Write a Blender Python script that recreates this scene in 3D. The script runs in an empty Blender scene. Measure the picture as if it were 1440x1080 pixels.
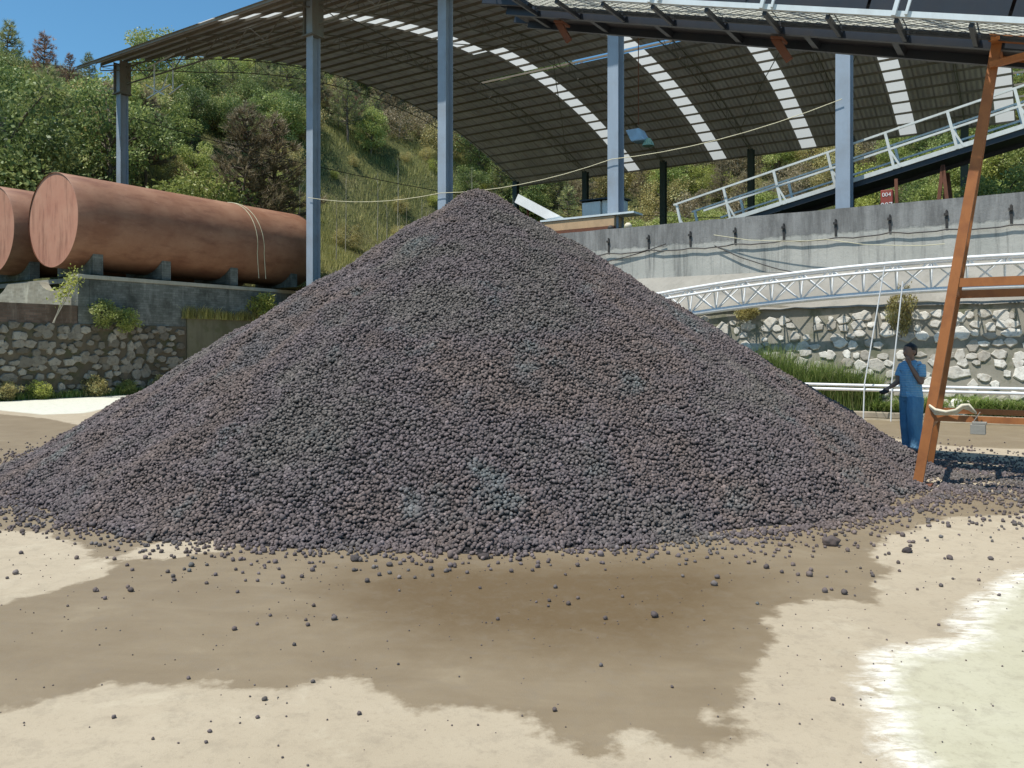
import bpy, bmesh, math, random
import numpy as np
from mathutils import Vector, Matrix, Euler, noise as mnoise

random.seed(7)
RNG = np.random.default_rng(7)
S = bpy.context.scene
COL = S.collection

# ------------------------------------------------------------------ camera
F = 1150.0                       # focal length in pixels of the 1440 px wide photograph
HORIZON = 491.0                  # level camera with a lowered lens axis
CAM_H = 1.6
cam_d = bpy.data.cameras.new("camera")
cam_d.sensor_width = 36.0
cam_d.lens = F / 1440.0 * 36.0
cam_d.clip_start = 0.1
cam_d.clip_end = 2000.0
cam = bpy.data.objects.new("camera", cam_d)
COL.objects.link(cam)
cam.location = (0, 0, CAM_H)
cam.rotation_euler = (math.pi / 2, 0, 0)
cam_d.shift_y = -49.0 / 1440.0
S.camera = cam

# ------------------------------------------------------------------ world, sun, exposure
TH = math.atan2(-0.55182, 0.83397)           # the yard's own axes are turned by this angle
DX, DY = 0.83397, -0.55182                   # local s axis (to the right and nearer)
PX, PY = 0.55182, 0.83397                    # local b axis (away)
Q_A, Q_B = 0.18, 0.40                        # horizontal run of the light per metre of drop
SUNV = Vector((-Q_A * DX - Q_B * PX, -Q_A * DY - Q_B * PY, 1.0)).normalized()   # towards the sun
world = bpy.data.worlds.new("World")
S.world = world
world.use_nodes = True
wn = world.node_tree
bg = wn.nodes["Background"]
sky = wn.nodes.new("ShaderNodeTexSky")
sky.sky_type = 'NISHITA'
sky.sun_disc = False
sky.sun_elevation = math.asin(SUNV.z)
sky.sun_rotation = math.atan2(SUNV.x, SUNV.y)
sky.altitude = 200
sky.air_density = 1.0
sky.dust_density = 0.4
sky.ozone_density = 2.0
tint = wn.nodes.new("ShaderNodeMix"); tint.data_type = 'RGBA'; tint.blend_type = 'MULTIPLY'
tint.inputs[0].default_value = 1.0
tint.inputs[7].default_value = (0.70, 1.12, 1.20, 1)
wn.links.new(sky.outputs[0], tint.inputs[6])
wn.links.new(tint.outputs[2], bg.inputs[0])
bg.inputs[1].default_value = 0.11
sun_d = bpy.data.lights.new("sun", 'SUN')
sun_d.energy = 5.0
sun_d.angle = math.radians(0.5)
sun_d.color = (1.0, 0.955, 0.88)
sun = bpy.data.objects.new("sun", sun_d)
COL.objects.link(sun)
sun.rotation_euler = SUNV.to_track_quat('Z', 'Y').to_euler()
S.view_settings.view_transform = 'Standard'
S.view_settings.look = 'None'
S.view_settings.exposure = 0.17
S.view_settings.gamma = 1.0
S.cycles.max_bounces = 6
S.cycles.transparent_max_bounces = 8
S.cycles.use_denoising = True


# ------------------------------------------------------------------ helpers
def W(A, B, z=0.0):
    """yard coordinates (A: to the left and away, B: away) to world"""
    return Vector((-A * DX + B * PX, -A * DY + B * PY, z))


def unproject(px, py, z0=0.0):
    """point at height z0 seen at pixel px, py of the photograph"""
    x = (px - 720.0) / F
    d = (x, 1.0, -(py - HORIZON) / F)
    t = (z0 - CAM_H) / d[2]
    return (d[0] * t, d[1] * t)


def tag(o, label=None, cat=None, group=None, kind=None):
    if label: o["label"] = label
    if cat: o["category"] = cat
    if group: o["group"] = group
    if kind: o["kind"] = kind
    return o


def empty(name, loc=(0, 0, 0), rz=0.0):
    o = bpy.data.objects.new(name, None)
    o.empty_display_size = 0.3
    COL.objects.link(o)
    o.location = loc
    o.rotation_euler = (0, 0, rz)
    return o


class MB:
    """collects vertices and faces of one mesh"""
    def __init__(self, T=None):
        self.v, self.f, self.T = [], [], T

    def add(self, vs, fs):
        n = len(self.v)
        for p in vs:
            p = Vector(p)
            self.v.append(self.T(p) if self.T else p)
        self.f += [tuple(i + n for i in f) for f in fs]

    def box(self, x0, x1, y0, y1, z0, z1):
        self.add([(x0, y0, z0), (x1, y0, z0), (x1, y1, z0), (x0, y1, z0), (x0, y0, z1), (x1, y0, z1), (x1, y1, z1), (x0, y1, z1)],
                 [(0, 3, 2, 1), (4, 5, 6, 7), (0, 1, 5, 4), (1, 2, 6, 5), (2, 3, 7, 6), (3, 0, 4, 7)])

    def bar(self, p, q, w, h, up=(0, 0, 1), taper=1.0):
        p, q = Vector(p), Vector(q)
        d = (q - p).normalized()
        u = Vector(up)
        if abs(d.dot(u)) > 0.98: u = Vector((0, 1, 0))
        a = d.cross(u).normalized() * (w / 2)
        b = a.cross(d).normalized() * (h / 2)
        vs = [p - a - b, p + a - b, p + a + b, p - a + b] + [q + (-a - b) * taper, q + (a - b) * taper, q + (a + b) * taper, q + (-a + b) * taper]
        self.add(vs, [(0, 3, 2, 1), (4, 5, 6, 7), (0, 1, 5, 4), (1, 2, 6, 5), (2, 3, 7, 6), (3, 0, 4, 7)])

    def angle(self, p, q, w, t, up=(0, 0, 1), flip=1):
        """steel angle: two plates"""
        p, q = Vector(p), Vector(q)
        d = (q - p).normalized()
        u = Vector(up)
        if abs(d.dot(u)) > 0.98: u = Vector((0, 1, 0))
        a = d.cross(u).normalized()
        b = a.cross(d).normalized()
        self.bar(p, q, w, t, up)
        o = a * flip * (w / 2 - t / 2) + b * (w / 2 - t / 2 + t * .5)
        self.bar(p + o, q + o, t, w - t, up)

    def tube(self, pts, r, n=8, cap=True):
        pts = [Vector(p) for p in pts]
        rs = r if isinstance(r, (list, tuple)) else [r] * len(pts)
        base = None
        vs, fs = [], []
        for i, p in enumerate(pts):
            d = (pts[min(i + 1, len(pts) - 1)] - pts[max(i - 1, 0)]).normalized()
            if base is None:
                base = d.orthogonal().normalized()
            base = (base - d * base.dot(d)).normalized()
            c = d.cross(base)
            for k in range(n):
                t = 2 * math.pi * k / n
                vs.append(p + (base * math.cos(t) + c * math.sin(t)) * rs[i])
        for i in range(len(pts) - 1):
            for k in range(n):
                k2 = (k + 1) % n
                fs.append((i * n + k, i * n + k2, (i + 1) * n + k2, (i + 1) * n + k))
        if cap:
            fs.append(tuple(range(n))[::-1])
            m = (len(pts) - 1) * n
            fs.append(tuple(m + k for k in range(n)))
        self.add(vs, fs)

    def build(self, name, mat, parent=None, loc=(0, 0, 0), smooth=False, bevel=0.0):
        me = bpy.data.meshes.new(name)
        me.from_pydata([tuple(p) for p in self.v], [], self.f)
        me.validate()
        me.update()
        if smooth:
            me.polygons.foreach_set("use_smooth", [True] * len(me.polygons))
        me.materials.append(mat)
        o = bpy.data.objects.new(name, me)
        COL.objects.link(o)
        o.location = loc
        if parent: o.parent = parent
        if bevel:
            m = o.modifiers.new("bevel", 'BEVEL')
            m.width = bevel; m.segments = 2; m.limit_method = 'ANGLE'
        return o


def copy_tree(o, parent=None):
    c = o.copy()
    COL.objects.link(c)
    c.parent = parent
    for ch in list(o.children):
        copy_tree(ch, c)
    return c


def np_mesh(name, verts, faces, mats, tone=None, smooth=False, tonename="tone"):
    """verts (n,3); faces (m,k) of one size"""
    verts = np.asarray(verts, dtype=np.float32)
    faces = np.asarray(faces, dtype=np.int32)
    me = bpy.data.meshes.new(name)
    m, k = faces.shape
    me.vertices.add(len(verts)); me.vertices.foreach_set("co", verts.ravel())
    me.loops.add(m * k); me.loops.foreach_set("vertex_index", faces.ravel())
    me.polygons.add(m); me.polygons.foreach_set("loop_start", np.arange(0, m * k, k, dtype=np.int32))
    me.polygons.foreach_set("loop_total", np.full(m, k, dtype=np.int32))
    me.update(calc_edges=True)
    if smooth: me.polygons.foreach_set("use_smooth", np.ones(m, dtype=bool))
    if tone is not None:
        a = me.attributes.new(tonename, 'FLOAT', 'POINT')
        a.data.foreach_set("value", np.asarray(tone, dtype=np.float32))
    for mt in (mats if isinstance(mats, (list, tuple)) else [mats]): me.materials.append(mt)
    return me


def link(name, me, parent=None, loc=(0, 0, 0), rz=0.0):
    o = bpy.data.objects.new(name, me)
    COL.objects.link(o)
    o.location = loc; o.rotation_euler = (0, 0, rz)
    if parent: o.parent = parent
    return o


# ------------------------------------------------------------------ materials
class NT:
    def __init__(self, name, rough=0.7, metal=0.0, spec=0.4):
        self.m = bpy.data.materials.new(name)
        self.m.use_nodes = True
        self.n = self.m.node_tree.nodes
        self.l = self.m.node_tree.links
        self.b = self.n["Principled BSDF"]
        self.b.inputs["Roughness"].default_value = rough
        self.b.inputs["Metallic"].default_value = metal
        self.b.inputs["Specular IOR Level"].default_value = spec
        self._p = None

    def new(self, t, **kw):
        x = self.n.new(t)
        for k, v in kw.items(): setattr(x, k, v)
        return x

    def pos(self, scale=(1, 1, 1), obj=False, rz=0.0):
        if obj:
            src = self.new("ShaderNodeTexCoord").outputs["Object"]
        else:
            src = self.new("ShaderNodeNewGeometry").outputs["Position"]
        if rz:
            r = self.new("ShaderNodeMapping"); r.inputs["Rotation"].default_value = (0, 0, rz)
            self.l.new(src, r.inputs[0]); src = r.outputs[0]
        m = self.new("ShaderNodeMapping")
        m.inputs["Scale"].default_value = scale
        self.l.new(src, m.inputs[0])
        return m.outputs[0]

    def noise(self, vec, scale, detail=5, rough=0.6, dist=0.0):
        x = self.new("ShaderNodeTexNoise")
        x.inputs["Scale"].default_value = scale
        x.inputs["Detail"].default_value = detail
        x.inputs["Roughness"].default_value = rough
        x.inputs["Distortion"].default_value = dist
        self.l.new(vec, x.inputs["Vector"])
        return x.outputs["Fac"]

    def ramp(self, fac, stops, interp='LINEAR'):
        x = self.new("ShaderNodeValToRGB")
        r = x.color_ramp
        r.interpolation = interp
        while len(r.elements) < len(stops): r.elements.new(0.5)
        for e, (p, c) in zip(r.elements, stops):
            e.position = p
            e.color = (c, c, c, 1) if isinstance(c, (int, float)) else (*c, 1)
        self.l.new(fac, x.inputs[0])
        return x.outputs[0]

    def mix(self, fac, a, b, mode='MIX'):
        x = self.new("ShaderNodeMix", data_type='RGBA', blend_type=mode)
        for s, v in ((x.inputs[0], fac), (x.inputs[6], a), (x.inputs[7], b)):
            if hasattr(v, "links") or hasattr(v, "is_linked"): self.l.new(v, s)
            elif isinstance(v, (int, float)): s.default_value = v
            else: s.default_value = (*v, 1)
        return x.outputs[2]

    def math(self, op, a, b=None, c=None, clamp=False):
        x = self.new("ShaderNodeMath", operation=op); x.use_clamp = clamp
        for s, v in zip(x.inputs, (a, b, c)):
            if v is None: continue
            if isinstance(v, (int, float)): s.default_value = v
            else: self.l.new(v, s)
        return x.outputs[0]

    def attr(self, name):
        x = self.new("ShaderNodeAttribute"); x.attribute_name = name
        return x.outputs["Fac"]

    def color(self, c):
        if isinstance(c, (tuple, list)): self.b.inputs["Base Color"].default_value = (*c, 1)
        else: self.l.new(c, self.b.inputs["Base Color"])

    def rough(self, r): self.l.new(r, self.b.inputs["Roughness"])

    def bump(self, h, strength=0.5, dist=0.02):
        x = self.new("ShaderNodeBump")
        x.inputs["Strength"].default_value = strength
        x.inputs["Distance"].default_value = dist
        self.l.new(h, x.inputs["Height"])
        self.l.new(x.outputs[0], self.b.inputs["Normal"])


def painted(name, col, rough=0.5, metal=0.0, dirt=(0.12, 0.09, 0.06), amt=0.35, scale=3.0, spec=0.4):
    t = NT(name, rough, metal, spec)
    p = t.pos()
    n = t.noise(p, scale, 8, 0.65)
    n2 = t.noise(t.pos((1, 1, 0.25)), scale * 4, 4, 0.6)
    f = t.ramp(n, [(0.45, 0.0), (0.72, amt)])
    c = t.mix(f, col, dirt)
    c = t.mix(t.ramp(n2, [(0.35, 0.0), (0.8, 0.35)]), c, tuple(x * 0.65 for x in col))
    t.color(c)
    t.bump(n2, 0.15, 0.004)
    return t.m


def mat_ground():
    t = NT("yard_concrete", 0.8, 0, 0.35)
    p = t.pos()
    big = t.noise(p, 0.35, 6, 0.6)
    mid = t.noise(p, 1.7, 8, 0.65, 0.4)
    drag = t.noise(t.pos((0.7, 3.4, 1), rz=0.12), 1.6, 8, 0.62, 0.8)
    fine = t.noise(p, 26, 8, 0.7)
    grit = t.noise(p, 140, 3, 0.7)
    dry = t.mix(t.ramp(big, [(0.38, 0.0), (0.62, 1.0)]), (0.36, 0.298, 0.208), (0.425, 0.358, 0.258))
    dry = t.mix(t.ramp(drag, [(0.45, 0.0), (0.72, 0.3)]), dry, (0.35, 0.285, 0.20))
    dry = t.mix(t.ramp(mid, [(0.56, 0.0), (0.72, 0.5)]), dry, (0.53, 0.47, 0.35))
    wetc = t.mix(t.ramp(t.math('ADD', t.math('MULTIPLY', drag, 0.35), t.math('MULTIPLY', mid, 0.65)), [(0.38, 0.0), (0.64, 1.0)]), (0.195, 0.148, 0.090), (0.245, 0.192, 0.122))
    wetc = t.mix(t.ramp(mid, [(0.60, 0.0), (0.74, 0.5)]), wetc, (0.29, 0.235, 0.155))
    edge = t.math('MULTIPLY', t.math('SUBTRACT', t.noise(p, 3.2, 9, 0.66), 0.5), 0.42)
    edge2 = t.math('MULTIPLY', t.math('SUBTRACT', t.noise(p, 11, 5, 0.6), 0.5), 0.16)
    wob = t.math('ADD', edge, edge2)
    wet = t.math('ADD', t.attr("wet"), wob)
    wf = t.math('MULTIPLY_ADD', wet, 15.0, 0.5, clamp=True)
    deep = t.math('MULTIPLY_ADD', t.math('ADD', t.attr("deep"), t.math('MULTIPLY', wob, 1.5)), 1.25, 0.62, clamp=True)
    pud = t.math('ADD', t.attr("puddle"), t.math('MULTIPLY', wob, 0.8))
    pf = t.math('MULTIPLY_ADD', pud, 14.0, 0.5, clamp=True)
    c = t.mix(wf, dry, wetc)
    c = t.mix(t.math('MULTIPLY', deep, wf), c, (0.142, 0.098, 0.050))
    # rim of dried lime round the pale puddle
    rim = t.math('SUBTRACT', 1.0, t.math('MULTIPLY', t.math('ABSOLUTE', t.math('ADD', pud, 0.02)), 7.0), clamp=True)
    rimn = t.math('MULTIPLY', rim, t.ramp(t.noise(t.pos((1, 2.6, 1)), 5.0, 9, 0.75, 0.6), [(0.40, 0.0), (0.56, 1.0)]))
    c = t.mix(pf, c, t.mix(t.ramp(mid, [(0.4, 0.0), (0.65, 1.0)]), (0.455, 0.425, 0.30), (0.50, 0.47, 0.345)))
    c = t.mix(t.math('MULTIPLY_ADD', t.math('ADD', t.attr("pale"), t.math('MULTIPLY', wob, 0.5)), 6.0, 0.5, clamp=True), c, (0.60, 0.595, 0.50))
    c = t.mix(rimn, c, (0.80, 0.77, 0.67))
    scuff = t.noise(t.pos((1, 1, 1), rz=0.5), 6.0, 12, 0.78, 0.3)
    c = t.mix(t.ramp(scuff, [(0.50, 0.0), (0.62, 0.28)]), c, (0.20, 0.165, 0.12))
    spk = t.noise(p, 62, 4, 0.8)
    c = t.mix(t.ramp(spk, [(0.60, 0.0), (0.70, 0.45)]), c, (0.16, 0.125, 0.09))
    c = t.mix(t.ramp(fine, [(0.54, 0.0), (0.74, 0.4)]), c, (0.22, 0.175, 0.12))
    c = t.mix(t.ramp(grit, [(0.60, 0.0), (0.78, 0.30)]), c, (0.10, 0.08, 0.06))
    t.color(c)
    r = t.mix(wf, (0.85,) * 3, (0.58,) * 3)
    r = t.mix(t.math('MULTIPLY', deep, wf), r, (0.34,) * 3)
    r = t.mix(pf, r, (0.5,) * 3)
    t.rough(r)
    h = t.math('ADD', t.math('MULTIPLY', fine, 0.5), t.math('MULTIPLY', grit, 0.35))
    h = t.math('ADD', h, t.math('MULTIPLY', mid, 0.8))
    hm = t.math('MULTIPLY', h, t.math('SUBTRACT', 1.0, t.math('MULTIPLY', pf, 0.85)))
    t.bump(hm, 0.35, 0.012)
    return t.m


def mat_pellet(name="pellet_coat", k=1.0):
    t = NT(name, 0.85, 0, 0.25)
    rnd = t.new("ShaderNodeObjectInfo").outputs["Random"]
    p = t.pos()
    a = t.ramp(t.noise(p, 0.55, 4, 0.6), [(0.38, (0.128, 0.112, 0.100)), (0.48, (0.128, 0.103, 0.104)), (0.58, (0.146, 0.110, 0.096)), (0.68, (0.112, 0.101, 0.100))])
    g = t.ramp(t.noise(t.pos((1.3, 1, 1)), 1.4, 4, 0.6), [(0.58, 0.0), (0.70, 0.6)])
    c = t.mix(g, a, (0.120, 0.148, 0.145))
    v = t.ramp(rnd, [(0.0, 0.6), (0.6, 0.98), (0.93, 1.28), (1.0, 1.8)])
    c = t.mix(1.0, c, v, 'MULTIPLY')
    f = t.noise(p, 90, 4, 0.7)
    c = t.mix(t.ramp(f, [(0.4, 0.0), (0.7, 0.5)]), c, (0.14, 0.125, 0.12))
    if k != 1.0: c = t.mix(1.0, c, (k, k, k), 'MULTIPLY')
    t.color(c)
    t.bump(f, 0.6, 0.006)
    return t.m


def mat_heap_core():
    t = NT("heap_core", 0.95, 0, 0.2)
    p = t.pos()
    c = t.mix(t.ramp(t.noise(p, 40, 3, 0.7), [(0.4, 0.0), (0.65, 1.0)]), (0.016, 0.015, 0.015), (0.045, 0.04, 0.04))  # near black: shade between the pellets put into the core's colour
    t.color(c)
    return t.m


def mat_concrete(name, base, dark, streak=0.8, mossy=None, s=1.0):
    t = NT(name, 0.85, 0, 0.3)
    p = t.pos()
    st = t.noise(t.pos((1.0, 1.0, 0.10)), 2.2 * s, 8, 0.7)
    st2 = t.noise(t.pos((1.0, 1.0, 0.05)), 6.0 * s, 6, 0.7)
    n = t.noise(p, 0.8 * s, 8, 0.65)
    f = t.noise(p, 14, 7, 0.7)
    c = t.mix(t.ramp(n, [(0.36, 0.0), (0.64, 1.0)]), base, tuple(x * 0.78 for x in base))
    c = t.mix(t.ramp(st, [(0.50, 0.0), (0.68, streak)]), c, dark)
    c = t.mix(t.ramp(st2, [(0.56, 0.0), (0.74, streak * 0.8)]), c, tuple(x * 0.7 for x in dark))
    c = t.mix(t.ramp(f, [(0.56, 0.0), (0.75, 0.35)]), c, tuple(x * 0.5 for x in base))
    if mossy: c = t.mix(t.ramp(t.noise(p, 1.9, 6, 0.7), [(0.5, 0.0), (0.64, 0.75)]), c, mossy)
    t.color(c)
    t.bump(f, 0.4, 0.012)
    return t.m


def mat_retaining():
    """cast wall with a darker cap band and runs of black below it"""
    t = NT("stained_wall_concrete", 0.88, 0, 0.3)
    p = t.pos()
    z = t.new("ShaderNodeSeparateXYZ"); t.l.new(p, z.inputs[0]); z = z.outputs[2]
    n = t.noise(p, 0.9, 8, 0.65)
    f = t.noise(p, 12, 8, 0.72)
    c = t.mix(t.ramp(n, [(0.36, 0.0), (0.66, 1.0)]), (0.47, 0.46, 0.415), (0.37, 0.37, 0.335))
    line = t.math('ADD', z, t.math('MULTIPLY', t.math('SUBTRACT', t.noise(p, 3.0, 7, 0.7), 0.5), 0.28))
    capf = t.ramp(t.math('SUBTRACT', line, 4.0), [(0.66, 0.0), (0.72, 1.0)])
    capc = t.mix(t.ramp(t.noise(t.pos((1, 1, 0.2)), 3.5, 8, 0.72), [(0.38, 0.0), (0.62, 1.0)]), (0.27, 0.27, 0.26), (0.15, 0.15, 0.145))
    c = t.mix(capf, c, capc)
    run = t.noise(t.pos((1, 1, 0.06)), 2.6, 9, 0.75)
    run2 = t.noise(t.pos((1, 1, 0.04)), 7.5, 7, 0.75)
    c = t.mix(t.ramp(run, [(0.52, 0.0), (0.66, 0.75)]), c, (0.12, 0.12, 0.115))
    c = t.mix(t.ramp(run2, [(0.56, 0.0), (0.70, 0.65)]), c, (0.10, 0.10, 0.095))
    c = t.mix(t.ramp(f, [(0.56, 0.0), (0.76, 0.45)]), c, (0.14, 0.135, 0.12))
    t.color(c)
    t.bump(t.math('ADD', f, t.math('MULTIPLY', capf, 0.5)), 0.5, 0.02)
    return t.m


def mat_stone(name, lo, hi):
    t = NT(name, 0.8, 0, 0.3)
    p = t.pos()
    tone = t.attr("tone")
    c = t.mix(tone, lo, hi)
    n = t.noise(p, 9, 7, 0.7)
    c = t.mix(t.ramp(n, [(0.48, 0.0), (0.68, 0.6)]), c, tuple(x * 0.5 for x in lo))
    c = t.mix(t.ramp(t.noise(p, 2.4, 4, 0.6), [(0.58, 0.0), (0.70, 0.35)]), c, (0.24, 0.17, 0.10))
    t.color(c)
    t.bump(n, 0.6, 0.03)
    return t.m


def mat_brick(name, base, mortar, s=1.0, dirt=(0.05, 0.055, 0.045)):
    t = NT(name, 0.9, 0, 0.25)
    tc = t.new("ShaderNodeTexCoord")
    m = t.new("ShaderNodeMapping")
    m.inputs["Rotation"].default_value = (math.pi / 2, 0, 0)
    t.l.new(tc.outputs["Object"], m.inputs[0])
    # walls use both axes: add x and y so courses run round the corner
    sp = t.new("ShaderNodeSeparateXYZ"); t.l.new(tc.outputs["Object"], sp.inputs[0])
    cb = t.new("ShaderNodeCombineXYZ")
    t.l.new(t.math('ADD', sp.outputs[0], sp.outputs[1]), cb.inputs[0])
    t.l.new(sp.outputs[2], cb.inputs[1])
    b = t.new("ShaderNodeTexBrick")
    b.inputs["Scale"].default_value = 1.0
    b.inputs["Brick Width"].default_value = 0.26 * s
    b.inputs["Row Height"].default_value = 0.085 * s
    b.inputs["Mortar Size"].default_value = 0.012
    b.inputs["Mortar Smooth"].default_value = 0.4
    b.inputs["Bias"].default_value = -0.1
    b.inputs["Color1"].default_value = (*base, 1)
    b.inputs["Color2"].default_value = (*[x * 0.62 for x in base], 1)
    b.inputs["Mortar"].default_value = (*mortar, 1)
    wv = t.new("ShaderNodeVectorMath", operation='ADD')
    nz = t.new("ShaderNodeTexNoise"); nz.inputs["Scale"].default_value = 2.5
    t.l.new(tc.outputs["Object"], nz.inputs["Vector"])
    sc = t.new("ShaderNodeVectorMath", operation='SCALE'); sc.inputs[3].default_value = 0.05
    t.l.new(nz.outputs["Color"], sc.inputs[0])
    t.l.new(cb.outputs[0], wv.inputs[0]); t.l.new(sc.outputs[0], wv.inputs[1])
    t.l.new(wv.outputs[0], b.inputs["Vector"])
    p = t.pos()
    c = t.mix(t.ramp(t.noise(p, 1.1, 8, 0.7), [(0.40, 0.0), (0.64, 0.85)]), b.outputs["Color"], dirt)
    c = t.mix(t.ramp(t.noise(t.pos((1, 1, .2)), 3.3, 6, 0.7), [(0.55, 0.0), (0.72, 0.5)]), c, tuple(min(1, x * 2.2) for x in mortar))
    t.color(c)
    t.bump(t.math('ADD', b.outputs["Fac"], t.math('MULTIPLY', t.noise(p, 20, 5, 0.7), -0.6)), -0.6, 0.02)
    return t.m


def mat_tank(name, lo, hi, side):
    t = NT(name, 0.62, 0.0, 0.35)
    p = t.pos(obj=True)
    n = t.noise(p, 0.7, 8, 0.62)
    c = t.mix(t.ramp(n, [(0.34, 0.0), (0.66, 1.0)]), lo, hi)
    ps = t.pos((1.6, 0.5, 1.6) if side else (2.2, 1, 0.35), obj=True)
    s = t.noise(ps, 1.8, 9, 0.7)
    c = t.mix(t.ramp(s, [(0.48, 0.0), (0.68, 0.6)]), c, (0.14, 0.055, 0.035))
    s2 = t.noise(t.pos((1, 0.35, 1) if side else (1, 1, 1), obj=True), 4.5, 8, 0.75)
    c = t.mix(t.ramp(s2, [(0.60, 0.0), (0.75, 0.55)]), c, (0.42, 0.25, 0.18))
    c = t.mix(t.ramp(t.noise(p, 30, 4, 0.7), [(0.6, 0.0), (0.8, 0.3)]), c, (0.10, 0.04, 0.025))
    t.color(c)
    t.bump(n, 0.2, 0.02)
    return t.m


def mat_roof():
    t = NT("weathered_roof_sheet", 0.75, 0.0, 0.25)
    tc = t.new("ShaderNodeTexCoord").outputs["Object"]
    sp = t.new("ShaderNodeSeparateXYZ"); t.l.new(tc, sp.inputs[0])
    # ribs run up and over the arch: they repeat along x; laps between sheets every 0.9 m
    rib = t.math('SINE', t.math('MULTIPLY', sp.outputs[0], 2 * math.pi / 0.30))
    lap = t.math('PINGPONG', sp.outputs[0], 0.45)
    lapf = t.ramp(lap, [(0.0, 1.0), (0.06, 0.0)])
    row = t.math('PINGPONG', sp.outputs[1], 2.6)
    m = t.new("ShaderNodeMapping"); m.inputs["Scale"].default_value = (1, 0.25, 1)
    t.l.new(tc, m.inputs[0])
    n = t.noise(m.outputs[0], 0.7, 8, 0.7)
    n2 = t.noise(m.outputs[0], 3.5, 6, 0.7)
    c = t.mix(t.ramp(n, [(0.35, 0.0), (0.65, 1.0)]), (0.41, 0.40, 0.37), (0.28, 0.275, 0.255))
    c = t.mix(t.ramp(n2, [(0.52, 0.0), (0.70, 0.6)]), c, (0.34, 0.27, 0.19))
    c = t.mix(t.math('MULTIPLY', lapf, 0.6), c, (0.10, 0.09, 0.08))
    t.color(c)
    t.bump(t.math('ADD', rib, t.math('MULTIPLY', n2, 1.5)), 0.9, 0.03)
    # slight translucency added to brighten the roof's underside
    tr = t.new("ShaderNodeBsdfTranslucent"); t.l.new(c, tr.inputs[0])
    mx = t.new("ShaderNodeMixShader"); mx.inputs[0].default_value = 0.04
    t.l.new(t.b.outputs[0], mx.inputs[1]); t.l.new(tr.outputs[0], mx.inputs[2])
    t.l.new(mx.outputs[0], t.n["Material Output"].inputs[0])
    return t.m


def mat_skylight(k=0.56):
    t = NT("fibreglass_skylight", 0.6, 0, 0.3)
    t.color(t.mix(t.ramp(t.noise(t.pos(), 1.5, 6, 0.7), [(0.40, 0.0), (0.66, 1.0)]), (0.80, 0.78, 0.70), (0.60, 0.57, 0.46)))
    tr = t.new("ShaderNodeBsdfTranslucent")
    tr.inputs[0].default_value = (k, k * 1.01, k * 0.95, 1)
    mx = t.new("ShaderNodeMixShader"); mx.inputs[0].default_value = 0.62
    out = t.n["Material Output"]
    t.l.new(t.b.outputs[0], mx.inputs[1]); t.l.new(tr.outputs[0], mx.inputs[2])
    t.l.new(mx.outputs[0], out.inputs[0])
    return t.m


def mat_leaf(name, c0, c1, c2=None, trans=0.35, rough=0.5):
    """c0..c1 by the leaf's own tone"""
    t = NT(name, rough, 0, 0.35)
    tone = t.attr("tone")
    stops = [(0.0, c0), (1.0, c1)] if c2 is None else [(0.0, c0), (0.55, c1), (1.0, c2)]
    c = t.ramp(tone, stops)
    rnd = t.new("ShaderNodeObjectInfo").outputs["Random"]
    v = t.ramp(rnd, [(0.0, 0.78), (1.0, 1.22)])
    c = t.mix(1.0, c, v, 'MULTIPLY')
    t.color(c)
    tr = t.new("ShaderNodeBsdfTranslucent"); t.l.new(c, tr.inputs[0])
    mx = t.new("ShaderNodeMixShader"); mx.inputs[0].default_value = trans
    t.l.new(t.b.outputs[0], mx.inputs[1]); t.l.new(tr.outputs[0], mx.inputs[2])
    t.l.new(mx.outputs[0], t.n["Material Output"].inputs[0])
    return t.m


def mat_hill():
    t = NT("hill_soil", 0.95, 0, 0.2)
    p = t.pos()
    c = t.ramp(t.noise(p, 0.12, 8, 0.7), [(0.35, (0.055, 0.065, 0.022)), (0.5, (0.115, 0.125, 0.045)), (0.65, (0.19, 0.16, 0.075))])
    c = t.mix(t.ramp(t.noise(p, 2.2, 8, 0.75), [(0.42, 0.0), (0.62, 0.8)]), c, (0.030, 0.038, 0.014))
    t.color(c)
    t.bump(t.noise(p, 3, 8, 0.75), 1.0, 0.3)
    return t.m


M = {}
M['ground'] = mat_ground()
M['pellet'] = mat_pellet()
M['core'] = mat_heap_core()
M['retaining'] = mat_retaining()
M['ledge'] = mat_concrete("ledge_mortar", (0.30, 0.285, 0.25), (0.15, 0.145, 0.12), 0.4)
M['mortar'] = mat_concrete("rubble_mortar", (0.29, 0.27, 0.22), (0.16, 0.15, 0.115), 0.4, (0.10, 0.11, 0.06))
M['mortar_brown'] = mat_concrete("earthy_mortar", (0.135, 0.11, 0.075), (0.06, 0.05, 0.035), 0.5, (0.06, 0.07, 0.03))
M['plain'] = mat_concrete("brown_render", (0.20, 0.185, 0.12), (0.10, 0.09, 0.055), 0.6, (0.12, 0.12, 0.06))
M['pale_concrete'] = mat_concrete("pale_plaster", (0.44, 0.42, 0.34), (0.20, 0.19, 0.14), 0.5)
M['kerb'] = mat_concrete("kerb_concrete", (0.36, 0.31, 0.24), (0.20, 0.17, 0.12), 0.4)
M['stone'] = mat_stone("pale_rubble_stone", (0.36, 0.33, 0.28), (0.74, 0.71, 0.64))
M['stone_brown'] = mat_stone("brown_rubble_stone", (0.11, 0.095, 0.07), (0.36, 0.33, 0.27))
M['brick'] = mat_brick("grey_green_brick", (0.235, 0.25, 0.225), (0.16, 0.165, 0.15))
M['brick_brown'] = mat_brick("brown_brick", (0.20, 0.135, 0.10), (0.14, 0.115, 0.09), dirt=(0.07, 0.05, 0.035))
M['brick_pale'] = mat_brick("pale_brick", (0.40, 0.37, 0.30), (0.34, 0.32, 0.25), dirt=(0.24, 0.21, 0.15))
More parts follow.
